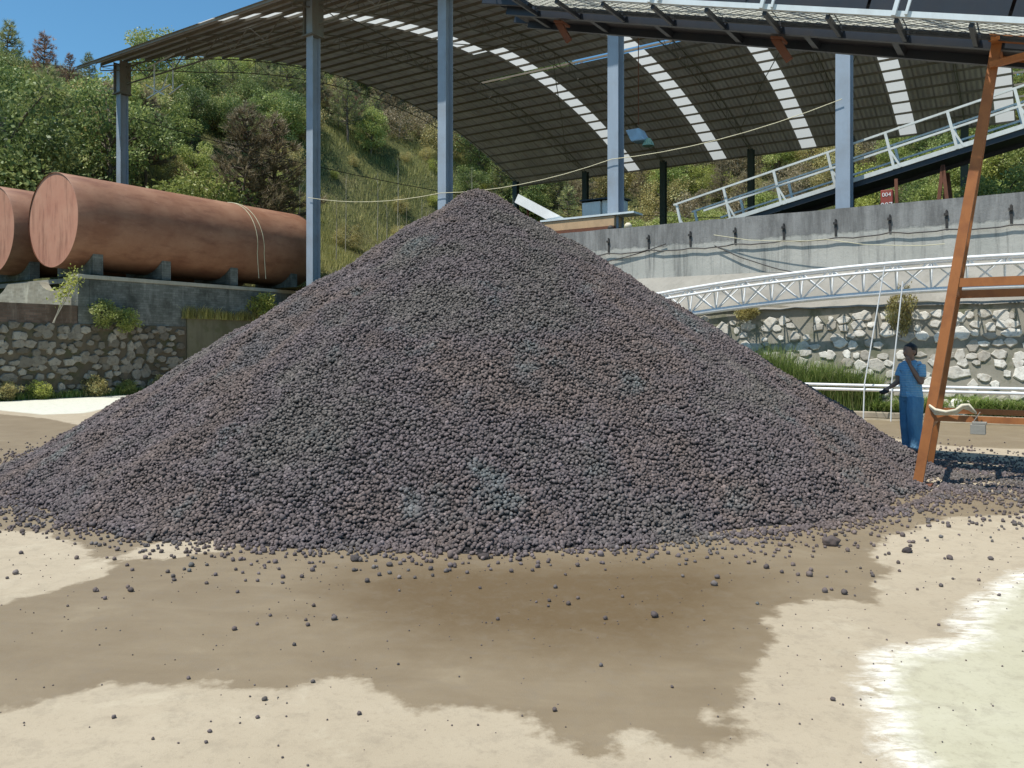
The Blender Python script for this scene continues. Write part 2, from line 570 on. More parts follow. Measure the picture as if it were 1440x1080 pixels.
M['tank_side'] = mat_tank("tank_rust_primer", (0.23, 0.105, 0.060), (0.33, 0.180, 0.112), True)
M['tank_cap'] = mat_tank("tank_cap_primer", (0.43, 0.20, 0.135), (0.50, 0.27, 0.185), False)
M['roof'] = mat_roof()
M['skylight'] = mat_skylight()
M['board'] = mat_skylight(0.92)  # brighter translucent copy for the sheet added above the walkway mesh
M['truss_dark'] = painted("dull_truss_steel", (0.17, 0.17, 0.15), 0.6, 0, (0.16, 0.08, 0.04), 0.4)
M['purlin'] = painted("purlin_steel", (0.22, 0.20, 0.16), 0.6, 0, (0.16, 0.085, 0.05), 0.5)
M['column'] = painted("blue_grey_column_paint", (0.29, 0.35, 0.42), 0.5, 0, (0.19, 0.175, 0.15), 0.4, 1.2)
M['column_dark'] = painted("dark_green_column_paint", (0.045, 0.07, 0.065), 0.5)
M['white_pipe'] = painted("white_pipe_paint", (0.74, 0.76, 0.77), 0.4, 0, (0.42, 0.40, 0.36), 0.3)
M['white_steel'] = painted("pale_blue_white_paint", (0.62, 0.69, 0.71), 0.45, 0, (0.35, 0.32, 0.28), 0.35)
M['galv'] = painted("galvanised_rail", (0.60, 0.63, 0.60), 0.5, 0.0, (0.26, 0.24, 0.2), 0.4)
M['dark_steel'] = painted("navy_black_steel", (0.022, 0.028, 0.038), 0.42, 0, (0.05, 0.04, 0.035), 0.4)
M['belt'] = painted("black_rubber", (0.02, 0.022, 0.03), 0.6, 0, (0.07, 0.06, 0.06), 0.4)
M['idler'] = painted("idler_steel", (0.12, 0.14, 0.17), 0.45, 0.3)
M['orange'] = painted("rusty_orange_primer", (0.34, 0.125, 0.036), 0.6, 0, (0.17, 0.055, 0.02), 0.6, 5.0)
M['rust'] = painted("deep_rust", (0.17, 0.065, 0.035), 0.8, 0, (0.07, 0.03, 0.02), 0.5, 6.0)
M['red'] = painted("faded_red_paint", (0.30, 0.05, 0.035), 0.6)
M['tan'] = painted("tan_board", (0.52, 0.35, 0.20), 0.7)
M['white_board'] = painted("white_board_paint", (0.78, 0.78, 0.76), 0.5, 0, (0.5, 0.48, 0.44), 0.25)
M['sheet_blue'] = painted("pale_blue_sheet", (0.52, 0.60, 0.68), 0.35)
M['lamp_blue'] = painted("lamp_blue_cover", (0.36, 0.56, 0.80), 0.4)
M['lamp_green'] = painted("lamp_green_glass", (0.30, 0.50, 0.42), 0.3)
M['cable'] = painted("black_cable", (0.025, 0.025, 0.025), 0.6)
M['rope_pale'] = painted("pale_rope", (0.62, 0.58, 0.40), 0.8)
M['cloth'] = painted("dirty_white_cloth", (0.66, 0.60, 0.46), 0.9)
M['bark'] = painted("bark", (0.16, 0.13, 0.10), 0.9, 0, (0.07, 0.06, 0.045), 0.6, 2.0)
M['bark_pale'] = painted("pale_stem", (0.36, 0.33, 0.26), 0.9)
M['mirror_cap'] = painted("stub_black", (0.03, 0.03, 0.03), 0.7)
M['skin'] = painted("skin", (0.30, 0.165, 0.11), 0.55, 0, (0.24, 0.12, 0.08), 0.2, 20)
M['hair'] = painted("black_hair", (0.012, 0.011, 0.012), 0.5)
M['shoe'] = painted("dark_shoe", (0.025, 0.025, 0.03), 0.6)
M['hill'] = mat_hill()
LEAF = {
    'dark': mat_leaf("leaf_dark_green", (0.086, 0.130, 0.047), (0.218, 0.282, 0.089), (0.433, 0.470, 0.176)),
    'mid': mat_leaf("leaf_mid_green", (0.176, 0.228, 0.063), (0.369, 0.426, 0.118), (0.550, 0.550, 0.233)),
    'lime': mat_leaf("leaf_yellow_green", (0.180, 0.215, 0.043), (0.360, 0.389, 0.088), (0.550, 0.550, 0.166)),
    'olive': mat_leaf("leaf_olive", (0.238, 0.216, 0.080), (0.462, 0.386, 0.150), (0.550, 0.550, 0.273)),
    'pine': mat_leaf("needles_green", (0.147, 0.179, 0.079), (0.308, 0.329, 0.136), (0.550, 0.537, 0.250), 0.25),
    'dead': mat_leaf("needles_brown", (0.14, 0.115, 0.065), (0.30, 0.245, 0.145), (0.46, 0.39, 0.25), 0.3),
    'red': mat_leaf("needles_red_brown", (0.17, 0.10, 0.065), (0.32, 0.19, 0.13), (0.44, 0.30, 0.22), 0.3),
    'grass': mat_leaf("grass_blades", (0.20, 0.215, 0.06), (0.43, 0.42, 0.15), (0.62, 0.56, 0.28), 0.4),
    'reed': mat_leaf("reed_blades", (0.09, 0.15, 0.03), (0.23, 0.32, 0.085), (0.46, 0.48, 0.22), 0.35),
}


# ------------------------------------------------------------------ yard ground (one sheet)
def sdist(poly, X, Y):
    """signed distance, positive inside"""
    P = np.array(poly, dtype=float)
    d = np.full(X.shape, 1e9)
    inside = np.zeros(X.shape, dtype=bool)
    n = len(P)
    for i in range(n):
        x0, y0 = P[i]; x1, y1 = P[(i + 1) % n]
        ex, ey = x1 - x0, y1 - y0
        t = np.clip(((X - x0) * ex + (Y - y0) * ey) / (ex * ex + ey * ey + 1e-12), 0, 1)
        d = np.minimum(d, np.hypot(X - x0 - t * ex, Y - y0 - t * ey))
        c = ((y0 > Y) != (y1 > Y)) & (X < (x1 - x0) * (Y - y0) / (y1 - y0 + 1e-12) + x0)
        inside ^= c
    return np.where(inside, d, -d)


def gp(pts): return [unproject(*p) for p in pts]


WET = gp([(-120, 1035), (0, 1003), (60, 985), (120, 966), (200, 957), (250, 965), (330, 962), (385, 975), (430, 962), (490, 957), (540, 975),
          (590, 997), (650, 999), (700, 1000), (745, 1012), (770, 1035), (800, 1055), (850, 1064), (885, 1050), (870, 1028), (890, 1024),
          (925, 1045), (960, 1058), (1010, 1056), (1052, 1035), (1030, 1010), (1062, 975), (1035, 960), (1075, 930), (1082, 905),
          (1078, 868), (1115, 850), (1180, 842), (1230, 848), (1225, 820), (1255, 800), (1215, 775), (1260, 752), (1330, 728), (1440, 722), (1500, 715),
          (1500, 690), (1200, 690), (700, 660), (100, 640), (-200, 660), (-300, 700), (-120, 742), (60, 748), (130, 775), (158, 798), (130, 815),
          (60, 835), (0, 848), (-120, 870)])
SAND = gp([(160, 784), (230, 762), (290, 757), (345, 765), (300, 777), (220, 787)])
HOLE = gp([(988, 1000), (1008, 1003), (1010, 1010), (995, 1013), (982, 1007)])
BACKL = gp([(-200, 580), (0, 582), (70, 589), (112, 598), (100, 640), (-200, 660)])
BACKR = gp([(1180, 589), (1500, 600), (1500, 634), (1330, 627), (1230, 612)])
PALE = gp([(-260, 551), (190, 551), (182, 562), (150, 574), (118, 581), (60, 583), (0, 577), (-260, 572)])
DEEP = gp([(560, 800), (1000, 795), (1050, 830), (1000, 880), (900, 905), (800, 908), (640, 895), (520, 860), (490, 820)])
PUD = gp([(1560, 790), (1440, 812), (1392, 850), (1372, 872), (1362, 905), (1325, 916), (1290, 918), (1268, 915), (1245, 950), (1252, 1000), (1268, 1045),
          (1300, 1085), (1330, 1150), (1900, 1150)])


def build_ground():
    core_x = np.arange(-17, 17.01, 0.085)
    core_y = np.concatenate([np.arange(1.8, 9.0, 0.06), np.arange(9.0, 31.0, 0.12)])
    xs = np.concatenate([[-420, -200, -90, -45, -25], core_x, [25, 45, 90, 200, 420]])
    ys = np.concatenate([[-300, -100, -30, -8, -1], core_y, [40, 70, 140, 420]])
    X, Y = np.meshgrid(xs, ys)
    wet = sdist(WET, X, Y)
    for h in (SAND, HOLE): wet = np.minimum(wet, -sdist(h, X, Y))
    wet = np.maximum(wet, sdist(BACKL, X, Y) * 0.8)
    wet = np.maximum(wet, sdist(BACKR, X, Y) * 0.8)
    deep = sdist(DEEP, X, Y)
    pud = sdist(PUD, X, Y)
    nx, ny = len(xs), len(ys)
    v = np.stack([X.ravel(), Y.ravel(), np.zeros(X.size)], 1)
    i = np.arange(nx * ny).reshape(ny, nx)
    f = np.stack([i[:-1, :-1].ravel(), i[:-1, 1:].ravel(), i[1:, 1:].ravel(), i[1:, :-1].ravel()], 1)
    me = np_mesh("ground", v, f, M['ground'])
    for nm, a in (("wet", wet), ("deep", deep), ("puddle", pud), ("pale", sdist(PALE, X, Y))):
        at = me.attributes.new(nm, 'FLOAT', 'POINT')
        at.data.foreach_set("value", np.clip(a, -3, 3).ravel().astype(np.float32))
    o = link("ground", me)
    tag(o, "concrete yard with wet brown stains and a pale puddle", "ground", kind="structure")


build_ground()


# ------------------------------------------------------------------ hillside terrain (one sheet, behind the walls)
def hill_h(A, B):
    nz = 0
    t = np.maximum(A - 40.5, B - 66.0)
    t = np.maximum(t, 0)
    r = 0.74 * t
    cap = 23.5 + 0.75 * np.clip(B - 44, 0, 32)
    h = cap * (1 - np.exp(-(r / cap) ** 1.6)) ** (1 / 1.6) if False else np.where(r < 14, r, 14 + (cap - 14) * (1 - np.exp(-(r - 14) / (cap - 14))))
    ratio = B / np.maximum(A, 1.0)
    h = h + 0.30 * np.clip(A + B - 112, 0, 60) * (t > 0) * np.clip((ratio - 0.72) / 0.2, 0, 1) * np.clip((2.0 - ratio) / 0.5, 0, 1) * (A > 5)
    h = h + np.where(t > 0, 1.2 * np.sin(A * 0.21 + B * 0.13) * np.minimum(t / 8, 1) + 0.8 * np.sin(A * 0.08 - B * 0.31 + 1) * np.minimum(t / 8, 1), 0)
    return 4.15 + h


def build_hill():
    As = np.concatenate([[-160, -110, -80], np.arange(-60, 27.5, 2.5), [27.22], np.arange(29, 110, 1.6), [130, 180]])
    Bs = np.concatenate([[-90, -40, -20, -5, 5, 15.2, 15.22], np.arange(16, 23, 2), [23.1], np.arange(25, 112, 1.6), [130, 190]])
    A, B = np.meshgrid(As, Bs)
    H = hill_h(A, B)
    low = (B < 15.21) & (A < 41)
    H = np.where(low, 3.05, H)
    X = -A * DX + B * PX; Y = -A * DY + B * PY
    nA, nB = len(As), len(Bs)
    v = np.stack([X.ravel(), Y.ravel(), H.ravel()], 1)
    i = np.arange(nA * nB).reshape(nB, nA)
    ok = (A[:-1, :-1] >= 27.2) | (B[:-1, :-1] >= 23.05)
    f = np.stack([i[:-1, :-1][ok], i[1:, :-1][ok], i[1:, 1:][ok], i[:-1, 1:][ok]], 1)
    me = np_mesh("hillside", v, f, M['hill'], smooth=True)
    tag(link("hillside", me), "grassy hillside and raised terrace behind the yard walls", "hillside", kind="structure")


build_hill()


# ------------------------------------------------------------------ rubble stones helper
def stone_mesh(mb_out, tones, c, u, v, n, ru, rv, rn, seed):
    """one irregular stone at c; u, v in the wall face, n outward"""
    r = random.Random(seed)
    k = r.randint(5, 7)
    ph = r.random() * 6.28
    ring = []
    for i in range(k):
        a = ph + 2 * math.pi * i / k + r.uniform(-0.25, 0.25)
        q = r.uniform(0.78, 1.12)
        ring.append((math.cos(a) * ru * q, math.sin(a) * rv * q))
    base = len(mb_out[0])
    tone = min(1, max(0, r.gauss(0.55, 0.3)))
    for s, d in ((1.04, -0.25), (0.98, 0.55), (0.86, 0.92)):
        for (a, b) in ring:
            mb_out[0].append(c + u * a * s + v * b * s + n * rn * (d + r.uniform(-0.12, 0.12)))
            tones.append(tone)
    mb_out[0].append(c + n * rn * r.uniform(0.85, 1.1)); tones.append(tone)
    top = base + 3 * k
    for j in range(2):
        for i in range(k):
            i2 = (i + 1) % k
            mb_out[1].append((base + j * k + i, base + j * k + i2, base + (j + 1) * k + i2, base + (j + 1) * k + i))
    for i in range(k):
        mb_out[1].append((base + 2 * k + i, base + 2 * k + (i + 1) % k, top))


def stones_obj(name, fn, U, V, du, dv, rr, mat, parent, n_dir, u_dir, v_dir, rn=0.05, keep=1.0):
    out, tones = ([], []), []
    rows = int(V / dv)
    for j in range(rows):
        off = (j % 2) * du * 0.5
        x = off
        while x < U:
            w = random.uniform(0.65, 1.3)
            if random.random() < keep:
                a = x + random.uniform(-0.25, 0.25) * du
                b = (j + 0.5) * dv + random.uniform(-0.3, 0.3) * dv
                size = random.uniform(0.6, 1.15)
                if 0 < a < U and 0.05 < b < V - 0.04:
                    stone_mesh(out, tones, fn(a, b), u_dir, v_dir, n_dir, rr * size * random.uniform(0.75, 1.5), rr * size * random.uniform(0.6, 1.15), rn, random.random())
            x += du * w
    me = bpy.data.meshes.new(name)
    me.from_pydata([tuple(p) for p in out[0]], [], out[1])
    at = me.attributes.new("tone", 'FLOAT', 'POINT')
    at.data.foreach_set("value", np.array(tones, dtype=np.float32))
    me.materials.append(mat)
    o = bpy.data.objects.new(name, me)
    COL.objects.link(o)
    if parent: o.parent = parent
    return o


# local yard frame: x = s (= -A), y = B, z up.  Things are Empties turned by TH.
def yard_empty(name, A, B, z=0.0): return empty(name, W(A, B, z), TH)


# ------------------------------------------------------------------ walls on the right
def right_walls():
    # stone retaining wall, battered face, A from 19 down to -9
    e = yard_empty("stone_retaining_wall", 0, 21.0)
    tag(e, "pale rubble stone retaining wall below the stained concrete wall", "wall")
    s0, s1 = -24.0, 10.0
    m = MB()
    n = 60
    vs, fs = [], []
    for i in range(n + 1):
        s = s0 + (s1 - s0) * i / n
        tz = 2.68 + 0.05 * math.sin(s * 1.7) + 0.03 * math.sin(s * 4.1)
        vs += [(s, 0, -0.2), (s, 0.42, tz), (s, 0.9, tz + 0.04), (s, 0.9, -0.2)]
    for i in range(n):
        a = i * 4; b = a + 4
        fs += [(a, b, b + 1, a + 1), (a + 1, b + 1, b + 2, a + 2), (a + 2, b + 2, b + 3, a + 3)]
    m.add(vs, fs)
    m.build("wall_body", M['mortar'], e)
    k = 0.42 / 2.88
    ud = Vector((1, 0, 0)); vd = Vector((0, k, 1)).normalized(); nd = Vector((0, -1, k)).normalized()
    o = stones_obj("stones", lambda a, b: Vector((s0 + a, 0.42 * (b + 0.2) / 2.88, b)), s1 - s0, 2.62, 0.31, 0.225, 0.155, M['stone'], e, nd, ud, vd, 0.045, 0.86)
    # sloping ledge between stone wall and cast wall
    l = yard_empty("sloping_ledge", 0, 21.9, 2.70)
    tag(l, "rough grey sloping mortar ledge between the stone wall and the concrete wall above", "ledge")
    m = MB()
    vs, fs = [], []
    for i in range(91):
        s = s0 + (s1 - s0) * i / 90
        for j in range(5):
            y = -0.55 + 1.5 * j / 4
            z = -0.07 + 1.11 * (j / 4) ** 0.9 + (0.05 * mnoise.noise((s * 2.1, j * 1.3, 0)) if j < 4 else 0)
            vs.append((s, y, z))
    for i in range(90):
        for j in range(4):
            a = i * 5 + j
            fs.append((a, a + 5, a + 6, a + 1))
    m.add(vs, fs)
    m.build("ledge_surface", M['ledge'], l, smooth=True)
    # cast concrete wall
    c = yard_empty("concrete_wall", 0, 22.85, 3.55)
    tag(c, "long grey cast concrete wall with black water stains under the shed columns", "wall")
    m = MB()
    vs, fs = [], []
    n = 80
    for i in range(n + 1):
        s = -21.0 + 31.0 * i / n
        tz = 1.78 + 0.02 * mnoise.noise((s * 1.5, 0, 3)) + 0.012 * mnoise.noise((s * 7, 0, 3))
        vs += [(s, 0, -0.1), (s, 0.0, tz), (s, 0.24, tz), (s, 0.24, -0.1)]
    for i in range(n):
        a = i * 4; b = a + 4
        fs += [(a, b, b + 1, a + 1), (a + 1, b + 1, b + 2, a + 2), (a + 2, b + 2, b + 3, a + 3)]
    fs += [(0, 1, 2, 3), (n * 4, n * 4 + 3, n * 4 + 2, n * 4 + 1)]
    m.add(vs, fs)
    m.build("wall_body", M['retaining'], c)
    # brackets with black cable
    br = []
    s = -17.0
    while s < 4:
        m = MB()
        m.box(-0.028, 0.028, -0.025, 0.0, 1.05, 1.48)
        m.box(-0.06, 0.035, -0.06, -0.025, 1.36, 1.42)
        m.box(-0.018, 0.018, -0.045, -0.025, 1.42, 1.50)
        o = m.build("wall_bracket", M['mirror_cap'], c, (s, 0, 0))
        br.append(s)
        s += random.uniform(1.28, 1.42)
    def cable(name, pts, r, mat, label):
        P = []
        for (a, b) in zip(pts[:-1], pts[1:]):
            for i in range(6):
                t = i / 6
                p = Vector(a).lerp(Vector(b), t)
                p.z -= 0.10 * 4 * t * (1 - t) * (Vector(b) - Vector(a)).length * 0.35 - 0.01 * math.sin(i * 2.3)
                P.append(p)
        P.append(Vector(pts[-1]))
        m = MB(); m.tube(P, r, 5)
        e2 = yard_empty(name, 0, 22.85, 3.55)
        o = m.build("strand", mat, e2)
        tag(e2, label, "cable")
    cable("slack_cable", [(x, -0.07, 1.02 + 0.02 * math.sin(x * 3)) for x in br], 0.018, M['cable'], "black cable sagging between brackets along the concrete wall")
    cable("loose_cable", [(-17, -0.06, 0.35), (-13.5, -0.06, 0.62), (-9.6, -0.06, 1.18)], 0.016, M['cable'], "thin black cable climbing the left part of the concrete wall")
    cable("drooping_cable", [(-8.1, -0.08, 1.02), (-5.9, -0.10, 0.15)], 0.016, M['cable'], "short black cable drooping down the middle of the concrete wall")
    cable("strung_line", [(-8.1, -0.14, 1.32), (-5.0, -0.3, 0.95), (-2.2, -0.4, 0.62)], 0.010, M['rope_pale'], "thin pale cord strung down across the concrete wall")
    # kerb at the foot
    k2 = yard_empty("kerb", 0, 20.55)
    tag(k2, "low concrete kerb at the foot of the stone wall in front of the reeds", "kerb")
    m = MB(); m.box(-22, 10, -0.12, 0.12, 0, 0.14)
    m.build("kerb_stone", M['kerb'], k2, bevel=0.02)
    bed = yard_empty("planting_bed", 0, 20.68)
    m = MB(); m.box(-22, 10, 0.0, 0.5, 0, 0.10)
    m.build("soil", M['hill'], bed)
    tag(bed, "strip of earth between the kerb and the stone wall", "earth strip", kind="structure")


right_walls()


# ------------------------------------------------------------------ platform, walls and tanks on the left
AW = 27.2
def left_side():
    # lower wall: rubble then plain render, running away from the camera; x' along B
    e = yard_empty("rubble_wall", AW, 0)
    tag(e, "brown rubble stone wall with brick courses on top below the rusty tanks", "wall")
    m = MB()
    m.box(-0.6, 0.0, 2.0, 18.9, -0.2, 2.45)
    m.build("wall_body", M['mortar_brown'], e)
    m = MB(); m.box(-0.58, -0.012, 2.0, 14.79, 2.45, 3.06)
    m.build("brick_course", M['brick_brown'], e)
    ud = Vector((0, 1, 0)); vd = Vector((0, 0, 1)); nd = Vector((1, 0, 0))
    stones_obj("stones", lambda a, b: Vector((0.0, 8.0 + a, b)), 10.7, 2.45, 0.37, 0.27, 0.195, M['stone_brown'], e, nd, ud, vd, 0.08, 0.95)
    p = yard_empty("rendered_wall", AW, 0)
    tag(p, "plain brown rendered wall between the rubble stones and the heap", "wall")
    m = MB(); m.box(-0.6, 0.03, 18.92, 40, -0.2, 3.0)
    m.build("wall_body", M['plain'], p)
    # upper brick platform carrying the tanks
    b = yard_empty("brick_platform", AW, 14.82)
    tag(b, "grey brick platform with plaster edge carrying the rusty tanks", "platform")
    m = MB()
    m.box(-0.45, -0.03, 0.0, 4.08, 2.45, 3.98)
    m.box(-0.45, -0.03, 4.08, 25.2, 3.0, 3.98)
    m.build("brick_wall", M['brick'], b)
    m = MB()
    # end face with two round notches (under the tank ends)
    def top(x):
        z = 3.98
        for cx, r in ((-1.62, 0.95), (-6.0, 1.15)):
            d = abs(x - cx)
            if d < r: z = min(z, 3.98 - (math.sqrt(max(r * r * 1.25 - d * d, 0)) - 0.5 * r) * 0.62)
        return z
    n = 90
    vs, fs = [], []
    for i in range(n + 1):
        x = -0.46 - 9.5 * i / n
        z = top(x)
        vs += [(x, 0.0, 3.0), (x, 0.0, z), (x, 0.3, z), (x, 0.3, 3.0)]
    for i in range(n):
        a = i * 4; c = a + 4
        fs += [(a, a + 1, c + 1, c), (a + 1, a + 2, c + 2, c + 1), (a + 2, a + 3, c + 3, c + 2)]
    m.add(vs, fs)
    m.build("notched_end_wall", M['brick_pale'], b)
    m = MB()
    m.box(-0.50, 0.02, -0.02, 25.2, 3.98, 4.12)
    m.build("coping", M['pale_concrete'], b, bevel=0.015)
    m = MB()
    m.box(-10, -0.5, 0.30, 25.2, 3.9, 4.06)
    m.build("platform_slab", M['ledge'], b)

    def tank(name, A, B0, L, R, zc, label, fac):
        t = yard_empty(name, A, B0, zc - R)
        tag(t, label, "tank", "large rusty cylindrical tanks")
        n = 72
        m = MB()
        vs, fs = [], []
        rings = [(-0.0, R - 0.012), (0.012, R)] + [(L * i / 12, R) for i in range(1, 12)] + [(L - 0.05, R), (L, R - 0.03)]
        for (y, r) in rings:
            for k in range(n):
                a = 2 * math.pi * k / n
                vs.append((math.cos(a) * r, y, R + math.sin(a) * r))
        for i in range(len(rings) - 1):
            for k in range(n):
                k2 = (k + 1) % n
                fs.append((i * n + k, (i + 1) * n + k, (i + 1) * n + k2, i * n + k2))
        m.add(vs, fs)
        m.build("shell", M['tank_side'], t, smooth=True)
        for y, nm in ((0.035, 1), (L - 0.03, -1)):
            m = MB()
            m.tube([(0, y, R), (0, y + 0.008 * nm, R)], R - 0.013, n)
            m.build("end_cap", M['tank_cap'], t)
        m = MB()
        for y in [L * i / 5 for i in range(1, 5)]:
            vs, fs = [], []
            for k in range(n):
                a = 2 * math.pi * k / n
                for (dy, r) in ((-0.012, R - 0.002), (0, R + 0.004), (0.012, R - 0.002)):
                    vs.append((math.cos(a) * r, y + dy, R + math.sin(a) * r))
            for k in range(n):
                k2 = (k + 1) % n
                fs += [(k * 3, k * 3 + 1, k2 * 3 + 1, k2 * 3), (k * 3 + 1, k * 3 + 2, k2 * 3 + 2, k2 * 3 + 1)]
            m.add(vs, fs)
        m.build("weld_seam", M['tank_side'], t, smooth=True)
        return t
    R = 1.63
    tank("rusty_tank", 28.44 + 0.1, 14.65, 10.6, R, 6.02, "rusty red steel tank lying whole in view on the brick platform", 0)
    tank("rusty_tank", 28.44 + 4.35, 14.65, 10.6, R, 6.02, "rusty tank cut off by the photo's edge, behind the fully seen tank", 1)

    def saddle(A, B, label):
        s = yard_empty("tank_saddle", A, B, 4.06)
        tag(s, label, "support", "brick saddles under the tanks")
        m = MB()
        vs, fs = [], []
        n = 16
        for i in range(n + 1):
            x = -1.15 + 2.3 * i / n
            z = (R + 0.33) - math.sqrt(max((R + 0.0) ** 2 - x * x, 0.2))
            z = min(z, 0.95)
            z = max(z, 0.30)
            vs += [(x, -0.18, 0), (x, -0.18, z), (x, 0.18, z), (x, 0.18, 0)]
        for i in range(n):
            a = i * 4; c = a + 4
            fs += [(a, c, c + 1, a + 1), (a + 1, c + 1, c + 2, a + 2), (a + 2, c + 2, c + 3, a + 3)]
        fs += [(0, 1, 2, 3), (n * 4, n * 4 + 3, n * 4 + 2, n * 4 + 1)]
        m.add(vs, fs)
        m.build("saddle_block", M['brick'], s)
    for i, (B, w) in enumerate(((15.6, "first brick saddle under the near end of the full tank"), (18.2, "second brick saddle from the near end of the full tank"),
                                (21.2, "third brick saddle from the near end of the full tank"), (24.3, "brick saddle under the far end of the full tank"))):
        saddle(28.54, B, w)
    saddle(32.8, 15.6, "brick saddle under the near end of the partly hidden tank")
    # cables hung over the tank
    c = yard_empty("hanging_wire", 28.54, 22.0, 4.39)
    tag(c, "pair of thin pale wires draped over the rusty tank", "wire")
    m = MB()
    for dy, sk in ((0.0, 0.0), (0.1, 0.25)):
        P = []
        for i in range(20):
            a = math.radians(100 - 118 * i / 19)
            P.append((math.cos(a) * (R + 0.02), dy + sk * i / 19 - 0.3 * (1 - i / 19), R + math.sin(a) * (R + 0.02)))
        P.append((P[-1][0] - 0.02, P[-1][1] + 0.1, 0.1))
        m.tube(P, 0.014, 5)
    m.build("strand", M['rope_pale'], c)
    # low dark wall beyond the tank
    w = yard_empty("low_parapet", 27.6, 40.5, 4.1)
    tag(w, "low grey wall end showing between the tank and the heap", "wall")
    m = MB(); m.box(-8.0, 2.5, 0, 0.4, 0, 0.75)
    m.build("wall_body", M['plain'], w)
    m = MB(); m.box(-8.05, 2.55, -0.05, 0.45, 0.75, 0.85)
    m.build("coping", M['ledge'], w)


left_side()


# ------------------------------------------------------------------ shed
A_L, A_R = 40.35, 2.0
B0, B1 = 21.8, 62.0
E0, E1, RISE = 15.57, 16.35, 4.3
def arch(B):
    v = (B - B0) / (B1 - B0)
    return E0 + (E1 - E0) * v + 4 * RISE * v * (1 - v)


